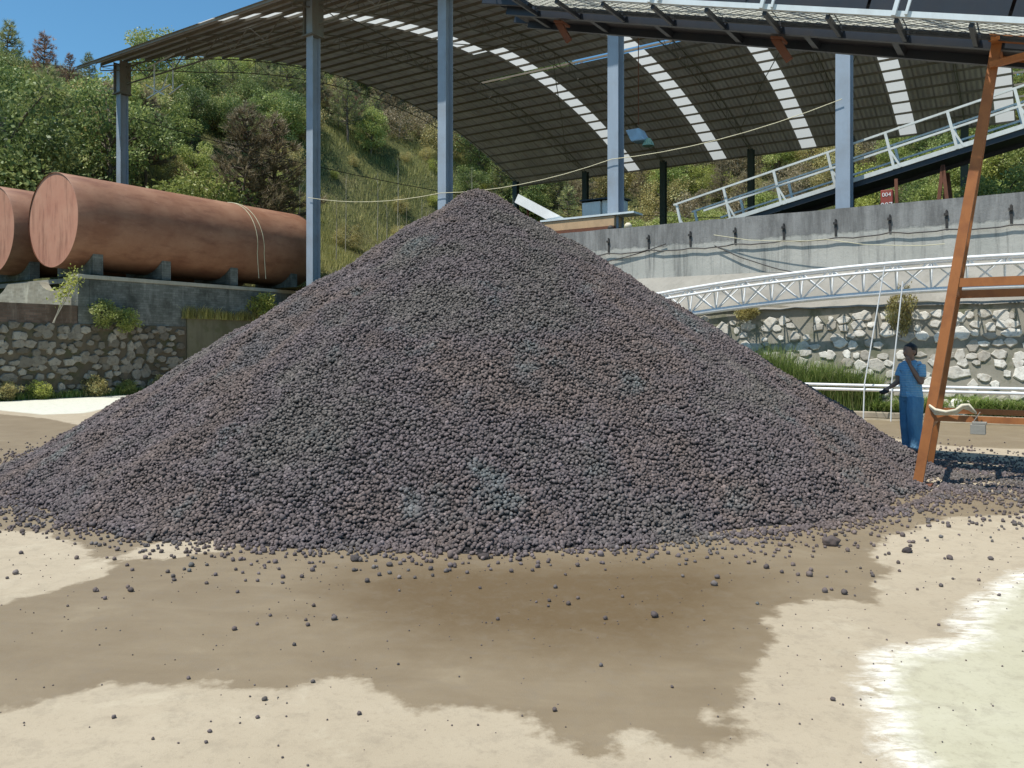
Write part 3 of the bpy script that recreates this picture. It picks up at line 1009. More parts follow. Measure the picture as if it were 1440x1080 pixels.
COLA = [4.82 + 7.0 * k for k in range(6)]
def shed():
    e = yard_empty("open_shed", 0, 0, 0)
    tag(e, "huge open sided shed with an arched brown sheet roof and white skylight strips", "shed")
    NB = 64
    Bs = [B0 + (B1 - B0) * i / NB for i in range(NB + 1)]
    sky_far = [28.9, 21.6, 14.9, 8.3, 2.6]
    sky_near = [30.1, 22.8, 16.1, 9.5, 3.0]
    WID = 1.05
    jR = NB // 2
    gapB = (46.0, 46.62)
    def breaks(lst):
        out = [A_L]
        for a in lst:
            out += [a + WID / 2, a - WID / 2]
        out[-1] = max(out[-1], A_R)
        if out[-1] > A_R: out.append(A_R)
        return out
    # make sure rows break at the slit
    Bs = sorted(set([b for b in Bs if not (gapB[0] - 0.2 < b < gapB[1] + 0.2)] + list(gapB)))
    jm = min(range(len(Bs)), key=lambda i: abs(Bs[i] - (B0 + B1) / 2))
    roof = MB(); 
    skylights = []
    for half, lst in ((0, sky_near), (1, sky_far)):
        rows = range(0, jm) if half == 0 else range(jm, len(Bs) - 1)
        br = breaks(lst)
        for i in range(len(br) - 1):
            a1, a0 = br[i], br[i + 1]
            is_sky = (i % 2 == 1)
            tgt = MB() if is_sky else roof
            for j in rows:
                b0, b1 = Bs[j], Bs[j + 1]
                segs = [(a0, a1)]
                if abs(b0 - gapB[0]) < 1e-6 and abs(b1 - gapB[1]) < 1e-6:
                    ga, gb = 15.0, 33.2
                    segs = []
                    if a0 < ga: segs.append((a0, min(a1, ga)))
                    if a1 > gb: segs.append((max(a0, gb), a1))
                dz = 0.0 if not is_sky else 0.0
                for (s0, s1) in segs:
                    if s1 - s0 < 0.01: continue
                    tgt.add([(-s1, b0, arch(b0) + dz), (-s0, b0, arch(b0) + dz), (-s0, b1, arch(b1) + dz), (-s1, b1, arch(b1) + dz)], [(0, 1, 2, 3)])
            if is_sky and tgt.v: skylights.append(tgt)
    roof.build("roof_sheet", M['roof'], e, smooth=True)
    for t in skylights: t.build("skylight_strip", M['skylight'], e, smooth=True)
    # purlins, parallel to the eaves
    NP = 33
    for i in range(NP + 1):
        b = B0 + 0.1 + (B1 - B0 - 0.2) * i / NP
        m = MB()
        z = arch(b) - 0.09
        m.box(-A_L + 0.02, -A_R + 0.9, b - 0.03, b + 0.03, z - 0.07, z + 0.06)
        m.build("purlin", M['purlin'], e)
    # arched lattice girders over each column pair
    for A in COLA:
        m = MB()
        n = 40
        depth = 0.75
        top = [Vector((-A, B0 + 1.0 + (B1 - B0 - 2.0) * i / n, 0)) for i in range(n + 1)]
        for p in top: p.z = arch(p.y) - 0.26
        bot = [Vector((p.x, p.y, p.z - depth * (0.25 + 0.75 * min(1, 4 * (i / n) * (1 - i / n) * 2)))) for i, p in enumerate(top)]
        for i in range(n):
            m.bar(top[i], top[i + 1], 0.05, 0.05)
            m.bar(bot[i], bot[i + 1], 0.045, 0.045)
            if i % 2 == 0: m.bar(top[i], bot[i + 1], 0.022, 0.022)
            else: m.bar(bot[i], top[i + 1], 0.022, 0.022)
            if i % 2 == 0: m.bar(top[i], bot[i], 0.02, 0.02)
        m.build("arch_girder", M['truss_dark'], e)
    # eave girder along the near columns, thin tie rods
    m = MB()
    for z in (arch(24.0) - 0.5, arch(24.0) - 1.35):
        m.bar((-41, 24.0, z), (-2.5, 24.0, z), 0.06, 0.06)
    s = -41.0; i = 0
    while s < -3.6:
        z0, z1 = arch(24.0) - 0.5, arch(24.0) - 1.35
        if i % 2: z0, z1 = z1, z0
        m.bar((s, 24.0, z0), (s + 1.1, 24.0, z1), 0.035, 0.035)
        s += 1.1; i += 1
    m.build("eave_girder", M['truss_dark'], e)
    m = MB()
    for (a0, b0, a1, b1) in ((33, 26, 26, 40), (26, 26, 33, 40), (12, 28, 19, 42), (19, 28, 12, 42), (12, 46, 19, 58), (5, 40, 12, 56), (26, 44, 33, 58)):
        m.tube([(-a0, b0, arch(b0) - 1.0), (-(a0 + a1) / 2, (b0 + b1) / 2, arch((b0 + b1) / 2) - 1.1), (-a1, b1, arch(b1) - 1.0)], 0.03, 5)
    m.build("brace_rod", M['truss_dark'], e)
    # near columns: H section, wide flange to the yard
    for k in (0, 1, 2, 3, 5):
        A = COLA[k]
        m = MB()
        zt = arch(23.96) - 0.3
        h, w, t = 0.19, 0.215, 0.028
        m.box(-A - h, -A + h, 23.96 - w, 23.96 - w + t, 3.9, zt)
        m.box(-A - h, -A + h, 23.96 + w - t, 23.96 + w, 3.9, zt)
        m.box(-A - 0.015, -A + 0.015, 23.96 - w + t, 23.96 + w - t, 3.9, zt)
        m.box(-A - h + 0.005, -A + h - 0.13, 23.96 - w + t, 23.96 + w - t, 3.9, zt - 0.01) if False else None
        m.build("column", M['column'], e)
        m = MB()
        m.box(-A - 0.33, -A + 0.33, 23.6, 24.3, zt - 1.55, zt - 1.49)
        m.box(-A - 0.30, -A - 0.26, 23.65, 24.25, zt - 1.49, zt + 0.1)
        m.box(-A + 0.26, -A + 0.30, 23.65, 24.25, zt - 1.49, zt + 0.1)
        m.build("column_head", M['truss_dark'], e)
    for A in COLA:
        m = MB()
        zt = arch(60.8) - 0.3
        m.box(-A - 0.22, -A + 0.22, 60.58, 60.61, 3.9, zt)
        m.box(-A - 0.22, -A + 0.22, 60.99, 61.02, 3.9, zt)
        m.box(-A - 0.02, -A + 0.02, 60.61, 60.99, 3.9, zt)
        m.build("column", M['column_dark'], e)
    # white lattice bracket left of the tall column
    m = MB()
    bx, by, bz = -36.2, 23.6, arch(24) - 2.0
    def L(a, b, w=0.05): m.bar((bx + a[0], by + a[1], bz + a[2]), (bx + b[0], by + b[1], bz + b[2]), w, w)
    L((-.9, 0, .9), (1.3, 0, 1.15)); L((-.9, 0, -.6), (1.0, 0, -.25)); L((-.3, 0, .95), (-.3, 0, -.45)); L((.6, .4, 1.0), (.6, .4, -.3)); L((-1.0, 0, .1), (.5, 0, -.65)); L((.3, .4, -.5), (1.4, .4, -.2)); L((.0, .2, -.3), (.5, .2, .4), .035)
    m.build("white_bracket", M['white_steel'], e)
    return e


shed()


def strung_wires():
    # pale rope slung from column to column
    pts = [(COLA[5], 8.6), (COLA[3], 7.9), (COLA[2], 7.35), (COLA[1], 7.7), (COLA[0], 8.45)]
    P = []
    for (a, za), (b, zb) in zip(pts[:-1], pts[1:]):
        for i in range(8):
            t = i / 8
            P.append((-(a + (b - a) * t), 23.66, za + (zb - za) * t - 0.25 * 4 * t * (1 - t)))
    P.append((-COLA[0], 23.66, pts[-1][1]))
    e = yard_empty("slung_rope", 0, 0)
    m = MB(); m.tube(P[8:], 0.012, 5)
    m.build("strand", M['rope_pale'], e)
    tag(e, "thin pale rope slung from column to column of the shed", "rope")
    e = yard_empty("sagging_wire", 0, 0)
    m = MB()
    P = []
    for i in range(14):
        t = i / 13
        P.append((-(39.8 + (19 - 39.8) * t), 24.5 + 30 * t, 13.6 - 3.0 * t - 3.2 * 4 * t * (1 - t) * 0.4))
    m.tube(P, 0.022, 5)
    m.build("strand", M['cable'], e)
    tag(e, "dark wire sagging under the left end of the shed roof", "wire")
    # hanging rope with lamp
    e = yard_empty("flood_lamp", 14.0, 30.0, 9.85)
    tag(e, "pale blue flood lamp hung under the roof beside the column", "lamp")
    m = MB(); m.box(-0.25, 0.35, -0.3, 0.3, 0.0, 0.5)
    m.v = [Vector((p.x + (0.25 if p.z < .3 else 0), p.y, p.z)) for p in m.v]
    m.build("lamp_housing", M['lamp_blue'], e, bevel=0.05)
    m = MB(); m.tube([(0.62, 0, -0.2), (0.62, 0, -0.1), (0.62, 0, 0.10)], [0.24, 0.22, 0.09], 14)
    m.build("lamp_shade", M['lamp_green'], e, smooth=False)
    m = MB(); m.tube([(0.2, 0, 0.7), (0.2, 0, arch(30) - 9.85 - 0.2)], 0.02, 5); m.tube([(0.3, 0, 0.05), (0.62, 0, 0.08)], 0.03, 5)
    m.build("stem", M['rust'], e)


strung_wires()


# ------------------------------------------------------------------ things on the terrace edge
def terrace_things():
    # pale sheet chute descending behind the heap
    x0, y0 = 735, 290
    e = yard_empty("sheet_chute", 14.9, 24.6, 4.15)
    tag(e, "pale blue sheet metal chute sloping down beside the top of the heap", "chute")
    m = MB(); m.bar((-0.9, 0, 2.68), (1.0, 0, 1.62), 0.8, 0.05, up=(0, 0, 1))
    m.build("chute_sheet", M['sheet_blue'], e)
    m = MB(); m.bar((-0.9, -0.42, 2.78), (1.0, -0.42, 1.74), 0.04, 0.32)
    m.build("side_lip", M['white_board'], e)
    for s_, z_ in ((-0.7, 2.5), (0.8, 1.65)):
        m = MB(); m.tube([(s_, 0, 0), (s_, 0, z_)], 0.05, 6)
        m.build("post", M['rust'], e)
    e = yard_empty("tan_trough", 13.2, 23.9, 4.52)
    tag(e, "tan and rust long trough on the concrete wall behind the heap", "trough")
    m = MB(); m.box(-1.2, 1.5, -0.3, 0.3, 1.02, 1.36); m.build("side_board", M['tan'], e, bevel=0.02)
    m = MB(); m.box(-1.25, 2.2, -0.34, 0.34, 1.37, 1.43); m.build("rim", M['white_steel'], e)
    m = MB(); m.box(-1.3, 1.5, -0.34, 0.34, 0.86, 1.015); m.box(-1.42, -1.22, -0.33, 0.3, 0.95, 1.40)
    m.box(-1.1, -0.9, -0.2, 0.2, -.37, 0.86); m.box(1.2, 1.4, -0.2, 0.2, -.37, 0.86)
    m.build("rusty_frame", M['rust'], e)
    # white cabinet board by the column
    e = yard_empty("white_cabinet", 14.9, 28.0, 4.15)
    tag(e, "white board cabinet on posts left of the pale column", "cabinet")
    m = MB(); m.box(-0.15, 0.62, -0.4, 0.4, 2.38, 3.05); m.build("cabinet_body", M['white_board'], e, bevel=0.02)
    m = MB(); m.box(0.66, 1.4, -0.3, 0.4, 2.55, 3.08); m.build("side_panel", M['white_board'], e, bevel=0.02)
    m = MB(); m.box(-0.2, 1.5, -0.5, 0.5, 3.10, 3.15); m.build("cover", M['dark_steel'], e)
    m = MB()
    for s in (0.1, 0.62, 1.3): m.box(s, s + 0.05, -0.05, 0.05, 0, 2.4)
    m.build("post", M['rust'], e)
    # red box with white characters under the far conveyor
    e = yard_empty("red_sign_box", 4.25, 23.9, 4.15)
    e.location = W(3.72, 23.9, 4.15)
    tag(e, "small faded red box sign with white figures under the inclined conveyor", "sign")
    m = MB(); m.box(-0.15, 0.15, -0.1, 0.12, 1.16, 1.72); m.build("box_body", M['red'], e, bevel=0.015)
    m = MB(); m.bar((0.28, 0.0, 0), (0.22, 0, 2.0), 0.08, 0.08); m.box(-0.04, 0.04, 0, 0.06, 0, 1.2)
    m.build("post", M['rust'], e)
    for txt, z, sz in (("004", 1.54, 0.15), ("007", 1.24, 0.20)):
        c = bpy.data.curves.new("figures", 'FONT'); c.body = txt; c.size = sz; c.extrude = 0.004; c.align_x = 'CENTER'
        c.materials.append(M['white_board'])
        o = bpy.data.objects.new("figures", c); COL.objects.link(o); o.parent = e
        me = bpy.data.meshes.new_from_object(o); bpy.data.objects.remove(o)
        me.name = "figures"
        o = link("figures", me, e)
        o.location = (0, -0.106, z); o.rotation_euler = (math.pi / 2, 0, 0)
    # little things on top of the concrete wall
    for A, r, mt, lab in ((11.5, 0.09, M['mirror_cap'], "small black fitting on top of the concrete wall beside the pale column"),
                          (10.9, 0.11, M['cloth'], "small pale stone on top of the concrete wall right of the pale column")):
        m = MB()
        vs = []
        P = [(0, 0, 0), (0, 0, r * 0.5), (0, 0, r * 1.0), (0, 0, r * 1.5)]
        m.tube(P, [r * 0.8, r * 1.1, r * 1.0, r * 0.5], 8)
        nm = "wall_fitting" if r < 0.1 else "pale_stone"
        o = m.build(nm, mt, None, W(A, 22.95, 5.32), smooth=True)
        tag(o, lab, "fitting" if r < 0.1 else "stone")


terrace_things()


# ------------------------------------------------------------------ generic conveyor parts
def mesh_panel(mb, x0, x1, y0, y1, z, d=0.075, w=0.009):
    """expanded metal: two families of thin strips"""
    L = x1 - x0; Wd = y1 - y0
    k = 0.62      # slope dy/dx
    span = Wd / k
    x = x0 - span
    while x < x1:
        for sgn in (1, -1):
            xa, xb = x, x + span
            ya, yb = (y0, y1) if sgn > 0 else (y1, y0)
            ta, tb = 0.0, 1.0
            if xa < x0: ta = (x0 - xa) / span
            if xb > x1: tb = (x1 - xa) / span
            if tb > ta:
                mb.bar((xa + span * ta, ya + (yb - ya) * ta, z + (0.003 if sgn > 0 else -0.003)), (xa + span * tb, ya + (yb - ya) * tb, z + (0.003 if sgn > 0 else -0.003)), w, 0.003)
        x += d


# ------------------------------------------------------------------ loading conveyor over the heap
def conveyor():
    A0, Bc = 7.35, 11.28
    zh = 6.99
    phi = math.atan(0.285)
    cs, sn = math.cos(phi), math.sin(phi)
    def T(p): return Vector((p.x * cs + p.z * sn, p.y, -p.x * sn + p.z * cs))
    e = yard_empty("belt_conveyor", A0, Bc, zh)
    tag(e, "dark overhead belt conveyor with mesh walkway whose end hangs over the heap", "conveyor")
    L = 15.5
    # main dark chords
    m = MB(T)
    m.box(0.0, L, -0.36, -0.29, 0.0, 0.24)
    m.box(0.0, L, 0.29, 0.36, 0.0, 0.24)
    m.box(0.0, L, -0.35, 0.35, 0.0, 0.012) if False else None
    x = 0.4
    while x < L:
        m.box(x, x + 0.08, -0.29, 0.29, 0.02, 0.10)
        x += 1.1
    m.build("beam", M['dark_steel'], e)
    # return belt and carrying belt
    m = MB(T); m.box(0.0, L, -0.27, 0.27, 0.10, 0.125); m.build("return_belt", M['belt'], e)
    m = MB(T)
    prof = [(-0.36, 0.62), (-0.16, 0.50), (0.16, 0.50), (0.36, 0.62)]
    vs = []
    for x in (-0.1, L):
        for (y, z) in prof: vs.append((x, y, z))
        for (y, z) in prof[::-1]: vs.append((x, y, z + 0.02))
    m.add(vs, [(i, (i + 1) % 8, 8 + (i + 1) % 8, 8 + i) for i in range(8)])
    m.build("carrying_belt", M['belt'], e)
    # side skirt plates
    m = MB(T)
    x = 0.9
    while x < L - 1.6:
        m.box(x, x + 1.52, -0.46, -0.445, 0.34, 1.15)
        m.box(x, x + 1.52, 0.445, 0.46, 0.34, 1.15)
        x += 1.56
    m.build("side_plate", M['dark_steel'], e)
    # idler frames
    x = 0.7
    while x < 12:
        m = MB(T)
        m.tube([(x, -0.17, 0.44), (x, 0.17, 0.44)], 0.05, 8)
        m.tube([(x, -0.19, 0.44), (x, -0.38, 0.555)], 0.05, 8)
        m.tube([(x, 0.19, 0.44), (x, 0.38, 0.555)], 0.05, 8)
        m.box(x - 0.03, x + 0.03, -0.34, 0.34, 0.24, 0.30)
        m.bar((x, -0.40, 0.24), (x, -0.40, 0.6), 0.05, 0.05)
        m.bar((x, 0.40, 0.24), (x, 0.40, 0.6), 0.05, 0.05)
        m.build("idler", M['idler'], e)
        x += 1.1
    # head drum, bearing, scraper, motor
    m = MB(T); m.tube([(-0.05, -0.36, 0.36), (-0.05, 0.36, 0.36)], 0.26, 24); m.build("head_drum", M['belt'], e)
    m = MB(T)
    m.box(-0.42, 0.5, -0.50, -0.44, 0.10, 0.78); m.box(-0.42, 0.5, 0.44, 0.50, 0.10, 0.78)
    m.box(-0.46, -0.40, -0.5, 0.5, 0.30, 0.9)
    m.build("head_housing", M['dark_steel'], e, bevel=0.01)
    m = MB(T); m.tube([(0.05, -0.95, 0.5), (0.05, -0.52, 0.5)], 0.15, 16)
    for k in range(8): m.box(0.05 - 0.17, 0.05 + 0.17, -0.90 + k * 0.045, -0.885 + k * 0.045, 0.34, 0.66)
    m.build("drive_motor", M['idler'], e)
    m = MB(T)
    for i in range(7):
        m.tube([(-0.30 + 0.1 * i, -0.55 - 0.03 * (i % 3), 0.75), (-0.25 + 0.12 * i, -0.62, 0.40), (-0.05 + 0.14 * i, -0.6, 0.20 + 0.05 * (i % 2))], 0.013, 5)
    m.build("cable_bundle", M['cable'], e)
    # hanging bits of rusty plate under the beam
    for x, w in ((0.95, 0.06), (4.45, 0.05)):
        m = MB(T)
        m.bar((x - 0.06, -0.15, 0.0), (x + 0.22, -0.15, -0.27), w, 0.10)
        m.box(x - 0.08, x + 0.08, -0.25, 0.0, -0.03, 0.0)
        m.build("rusty_hanger", M['rust'], e)
    # walkway on the near side
    y0, y1, zf = -1.12, -0.50, 0.08
    xs0 = 0.62
    m = MB(T)
    m.box(xs0, L, y0, y0 + 0.05, zf - 0.02, zf + 0.045)
    m.build("walkway_edge", M['white_steel'], e)
    m = MB(T)
    m.box(xs0, L, y1 - 0.04, y1, zf - 0.03, zf + 0.02)
    m.build("walkway_stringer", M['dark_steel'], e)
    m = MB(T)
    mesh_panel(m, xs0, 9.6, y0 + 0.05, y1 - 0.04, zf + 0.0, 0.15, 0.009)
    g = m.build("mesh_floor", M['dark_steel'], e)
    x = xs0 + 0.03
    while x < 12:
        m = MB(T); m.box(x, x + 0.76, y0 + 0.06, y1 - 0.045, zf + 0.03, zf + 0.036)
        m.build("mesh_bright_backing", M['board'], e)  # bright sheet added above the mesh so its cells show white
        x += 0.78
    x = xs0; i = 0
    while x < 12:
        m = MB(T)
        m.bar((x, y0 + 0.055, zf - 0.05), (x, y1 + 0.12, zf - 0.05), 0.05, 0.05)
        m.bar((x, y1 + 0.12, zf - 0.05), (x, y1 + 0.12, 0.12), 0.05, 0.05)
        m.build("walkway_bracket", M['dark_steel'], e)
        if i % 2 == 1:
            m = MB(T)
            m.bar((x - 0.03, y0 - 0.02, zf - 0.02), (x - 0.03, y0 - 0.02, zf + 1.1), 0.045, 0.045)
            m.bar((x + 0.10, y0 - 0.02, zf + 0.0), (x + 0.10, y0 - 0.02, zf + 1.1), 0.03, 0.03)
            m.build("rail_post", M['white_steel'], e)
        x += 0.62 if False else 0.78; i += 1
    for z in (0.55, 1.1):
        m = MB(T); m.bar((xs0, y0 - 0.02, zf + z), (12, y0 - 0.02, zf + z), 0.04, 0.04); m.build("handrail", M['white_steel'], e)


conveyor()


def trestle():
    e = yard_empty("conveyor_trestle", 1.326, 10.61, 0)
    tag(e, "rusty orange steel trestle holding up the overhead conveyor beside the person", "trestle")
    H = 5.20
    def leg(s0, b0, s1, b1, z0=0.02, z1=H, w=0.105, flip=1):
        m = MB()
        p, q = Vector((s0, b0, z0)), Vector((s1, b1, z1))
        # channel: web to the camera, two flanges behind
        d = (q - p).normalized()
        a = Vector((1, 0, 0)); a = (a - d * a.dot(d)).normalized()
        b = d.cross(a).normalized()
        if b.y < 0: b = -b
        def plate(oa, ob, wa, wb):
            vs = []
            for r in (p, q):
                for (i, j) in ((-1, -1), (1, -1), (1, 1), (-1, 1)):
                    vs.append(r + a * (oa + i * wa / 2) + b * (ob + j * wb / 2))
            m.add(vs, [(0, 3, 2, 1), (4, 5, 6, 7), (0, 1, 5, 4), (1, 2, 6, 5), (2, 3, 7, 6), (3, 0, 4, 7)])
        plate(0, 0, w, 0.012)
        plate(-w / 2 + 0.006, 0.034, 0.012, 0.056)
        plate(w / 2 - 0.006, 0.034, 0.012, 0.056)
        return m.build("leg", M['orange'], e)
    leg(0.0, 0.0, 0.80, 0.28)
    leg(-0.06, 1.5, 0.74, 0.90)
    leg(3.6, 0.0, 2.6, 0.28, z1=H - 0.55)
    leg(3.6, 1.5, 2.6, 0.90, z1=H - 0.55)
    def onleg(z, far=False, right=False):
        t = z / H
        s = 0.80 * t if not right else 3.6 - 1.0 * t
        b = 0.28 * t if not far else 1.5 - 0.60 * t
        if far and not right: s -= 0.06
        return s, b
    def beam(z, z2, far, w=0.10):
        s0, b0 = onleg(z, far); s1, b1 = onleg(z2, far, True)
        m = MB(); m.bar((s0 - 0.02, b0 + 0.03, z), (s1 + 0.02, b1 + 0.03, z2), 0.05, w)
        m.build("cross_beam", M['orange'], e)
    beam(2.37, 2.37, False); beam(2.30, 2.30, True)
    beam(0.80, 0.80, False, 0.07); beam(0.80, 0.80, True, 0.07)
    # top beams and gusset
    m = MB(); m.bar((0.72, 0.20, H - 0.02), (2.75, 0.20, H - 0.62), 0.10, 0.10); m.bar((0.72, 0.96, H - 0.02), (2.75, 0.96, H - 0.62), 0.10, 0.10)
    m.build("top_beam", M['orange'], e)
    for z, s in ((H - 0.06, 0.78), (H - 0.62, 2.62)):
        m = MB(); m.bar((s, 0.12, z), (s, 1.05, z), 0.09, 0.09); m.build("head_beam", M['orange'], e)
    m = MB(); m.bar((0.72, 0.22, H - 0.35), (2.2, 0.22, H - 0.17), 0.07, 0.07)
    m.build("knee_brace", M['orange'], e)
    for b in (0.0, 1.5):
        for s in (0.0, 3.6):
            m = MB(); m.box(s - 0.15, s + 0.15, b - 0.08, b + 0.2, 0.0, 0.025); m.build("foot_plate", M['rust'], e)
    # side ties between near and far legs
    for z in (0.80, 2.37):
        s0, b0 = onleg(z); s1, b1 = onleg(z, True)
        m = MB(); m.bar((s0, b0 + 0.05, z - 0.09), (s1, b1 - 0.01, z - 0.09), 0.06, 0.06); m.build("side_tie", M['orange'], e)
    # dirty cloth tied on the low beam
    c = yard_empty("white_rag", 1.326 - 0.15, 10.61, 0.86)
    m = MB()
    pts = [(-0.05, 0.0, 0.10), (0.08, -0.03, 0.03), (0.3, -0.02, 0.02), (0.5, -0.04, 0.05), (0.62, 0.0, 0.10), (0.75, 0.02, 0.10), (0.9, 0.0, 0.03)]
    for k in range(3):
        m.tube([(x * 0.5, y + 0.02 * k, z - 0.018 * k + 0.01 * math.sin(x * 20 + k)) for x, y, z in pts], [0.012, 0.018, 0.020, 0.016, 0.020, 0.018, 0.008], 7)
    m.build("cloth", M['cloth'], c, smooth=True)
    tag(c, "dirty white rag draped along the low orange beam", "rag")
    c = yard_empty("wrapped_bundle", 1.326 - 0.62, 10.61, 0.62)
    m = MB(); m.box(-0.075, 0.075, -0.06, 0.05, 0.02, 0.13); m.box(-0.06, 0.085, -0.05, 0.05, 0.131, 0.16); m.bar((-0.05, 0, 0.15), (0.02, 0, 0.27), 0.03, 0.01)
    m.build("wrapping", M['ledge'], c, bevel=0.015)
    tag(c, "small grey wrapped bundle tied to the low orange beam", "bundle")


trestle()


# ------------------------------------------------------------------ inclined conveyor on the terrace
def far_conveyor():
    A0, Bc = 9.95, 25.12
    phi = math.atan(0.225)
    cs, sn = math.cos(phi), math.sin(phi)
    def T(p): return Vector((p.x * cs - p.z * sn, p.y, p.x * sn + p.z * cs))
    e = yard_empty("inclined_conveyor", A0, Bc, 4.62)
    tag(e, "inclined conveyor with white double railings climbing behind the concrete wall", "conveyor")
    L = 22.0
    m = MB(T); m.box(0, L, -0.75, -0.68, 0.30, 0.46); m.box(0, L, 0.68, 0.75, 0.30, 0.46)
    m.box(0, L, -0.66, 0.66, 0.40, 0.44)
    m.build("deck_beam", M['dark_steel'], e)
    m = MB(T); m.box(0, L, -0.80, -0.755, 0.44, 0.56); m.build("deck_edge", M['galv'], e)
    m = MB(T); m.box(0, L, -0.64, -0.15, 0.505, 0.525); m.build("walkway_floor", M['galv'], e)
    m = MB(T); m.box(0, L, -0.1, 0.6, 0.62, 0.66); m.build("belt", M['belt'], e)
    for y in (-0.78, 0.78):
        for z in (1.50, 1.02):
            m = MB(T); m.bar((0.3 if z > 1.2 else 1.2, y, z), (L, y, z), 0.055, 0.055); m.build("handrail", M['galv'], e)
        x = 0.4; 
        while x < L:
            m = MB(T); m.bar((x, y, 0.45), (x, y, 1.50), 0.07, 0.07)
            if y < 0: m.bar((x + 0.17, y, 0.45), (x + 0.02, y, 0.95), 0.05, 0.05)
            m.build("rail_post", M['galv'], e)
            x += 1.55
    for x in (3.5, 7.5, 12, 17):
        z = x * 0.225 + 0.2
        m = MB()
        for y in (-0.6, 0.6):
            m.bar((x - 0.25, y, -0.47), (x, y, z), 0.09, 0.09); m.bar((x + 0.25, y, -0.47), (x, y, z), 0.09, 0.09)
        m.build("support", M['rust'], e)
    # dark guard sheet at the lower side
    m = MB(T)
    x = 1.5
    while x < L - 2:
        m.box(x, x + 1.9, 0.66, 0.68, 0.55, 0.72); x += 2.0
    m.build("side_guard", M['galv'], e)


far_conveyor()


# ------------------------------------------------------------------ white arched pipe truss in front of the stone wall
def arched_truss():
    e = yard_empty("arched_pipe_truss", 0, 20.8, 0)
    tag(e, "long white arched pipe truss standing in front of the stone wall", "truss")
    def zt(A): return 3.62 - 0.0085 * (A - 1.0) ** 2
    As = [16.5 - 0.5 * i for i in range(0, 53)]
    def chord(dy, dz): return [(-A, dy, zt(A) + dz) for A in As]
    H = 0.66
    for dy, dz, r in ((-0.22, 0.0, 0.045), (0.22, 0.0, 0.045), (-0.22, -0.17, 0.034), (0.0, -H, 0.065)):
        m = MB(); m.tube(chord(dy, dz), r, 8); m.build("chord", M['white_pipe'], e, smooth=True)
    m = MB()
    A = 16.0; i = 0
    while A > -9.0:
        A2 = A - 0.72
        for dy in (-0.22, 0.22):
            m.tube([(-A, dy, zt(A)), (-A, 0, zt(A) - H)], 0.021, 5)
            if True:
                m.tube([(-A, dy, zt(A)), (-A2, 0, zt(A2) - H)], 0.018, 5)
            m.tube([(-A2, dy, zt(A2)), (-A, 0, zt(A) - H)], 0.018, 5)
        m.tube([(-A, -0.22, zt(A)), (-A, 0.22, zt(A))], 0.017, 5)
        A = A2; i += 1
    m.build("lattice", M['white_pipe'], e)
    m = MB()
    for A in (14.5, -6.0):
        m.tube([(-A, -0.5, 0), (-A, 0, zt(A) - H)], 0.05, 8); m.tube([(-A, 0.5, 0), (-A, 0, zt(A) - H)], 0.05, 8)
    m.build("stand", M['white_pipe'], e)
    # two long pipes low along the wall
    for dz, dy, lab in ((0.78, 0.0, "upper of two long white pipes running low along the stone wall"), (0.69, -0.18, "lower of two long white pipes running low along the stone wall")):
        p = yard_empty("long_white_pipe", 0, 20.0 + dy, 0)
        tag(p, lab, "pipe", "white pipes laid along the stone wall")
        m = MB(); m.tube([(-14, 0, dz + 0.02), (-8, 0, dz), (-3, 0, dz - 0.01), (6, 0, dz)], 0.034, 8)
        m.build("pipe_run", M['white_pipe'], p, smooth=True)
        m = MB()
        for s in (-12, -5.5, 4): m.bar((s, 0, 0.1 if False else 0.0), (s, 0, dz - 0.03), 0.05, 0.05)
        m.build("pipe_rest", M['rust'], p)
    for (sa, za, sb, zb, lab) in ((-3.15, 3.45, -3.55, 0.8, "thin white pole leaning on the truss just left of the person"), (-2.78, 3.1, -2.98, 0.9, "thin white pole leaning on the truss right above the person")):
        p = yard_empty("leaning_pole", 0, 19.85, 0)
        tag(p, lab, "pole")
        m = MB(); m.tube([(sb - 0.02, -0.1, 0.0), (sb, -0.08, zb), (sa, 0.05, za)], 0.015, 6)
        m.build("pole_tube", M['white_pipe'], p)


arched_truss()


# ------------------------------------------------------------------ the heap of pellets
AX, AY, HT = -0.50, 13.2, 4.19
MS = 0.648
C2 = (0.10, 13.75, 3.62, 0.655)
def heap_h(X, Y):
    ang = np.arctan2(Y - AY, X - AX)
    wob = 1 + 0.016 * np.sin(ang * 5 + 1) + 0.012 * np.sin(ang * 11 + 2.0) + 0.007 * np.sin(ang * 27 + 3 * np.sin(ang * 3))
    wob = wob + 0.04 * np.exp(-((ang + 0.60) / 0.35) ** 2)
    r = np.hypot(X - AX, Y - AY)
    rr = np.sqrt(r * r + 0.20 ** 2) - 0.16
    h1 = HT - MS * rr * wob + 0.03 * np.sin(X * 1.7 + 0.4) * np.sin(Y * 1.3) + 0.022 * np.sin(X * 4.1 + Y * 2.2) + 0.012 * np.sin(X * 9.3 - Y * 3.2 + np.sin(Y * 5)) + 0.010 * np.sin(Y * 11.0 + X * 5.0)
    r2 = np.hypot(X - C2[0], Y - C2[1])
    h2 = C2[2] - C2[3] * (np.sqrt(r2 * r2 + 0.4 ** 2) - 0.1) + 0.03 * np.sin(Y * 2.1 + X)
    h = np.maximum(h1, h2)
    # soft foot
    k = 0.085
    return np.where(h > 6 * k, h, k * np.log1p(np.exp(np.clip(h / k, -30, 30)))) - 0.035


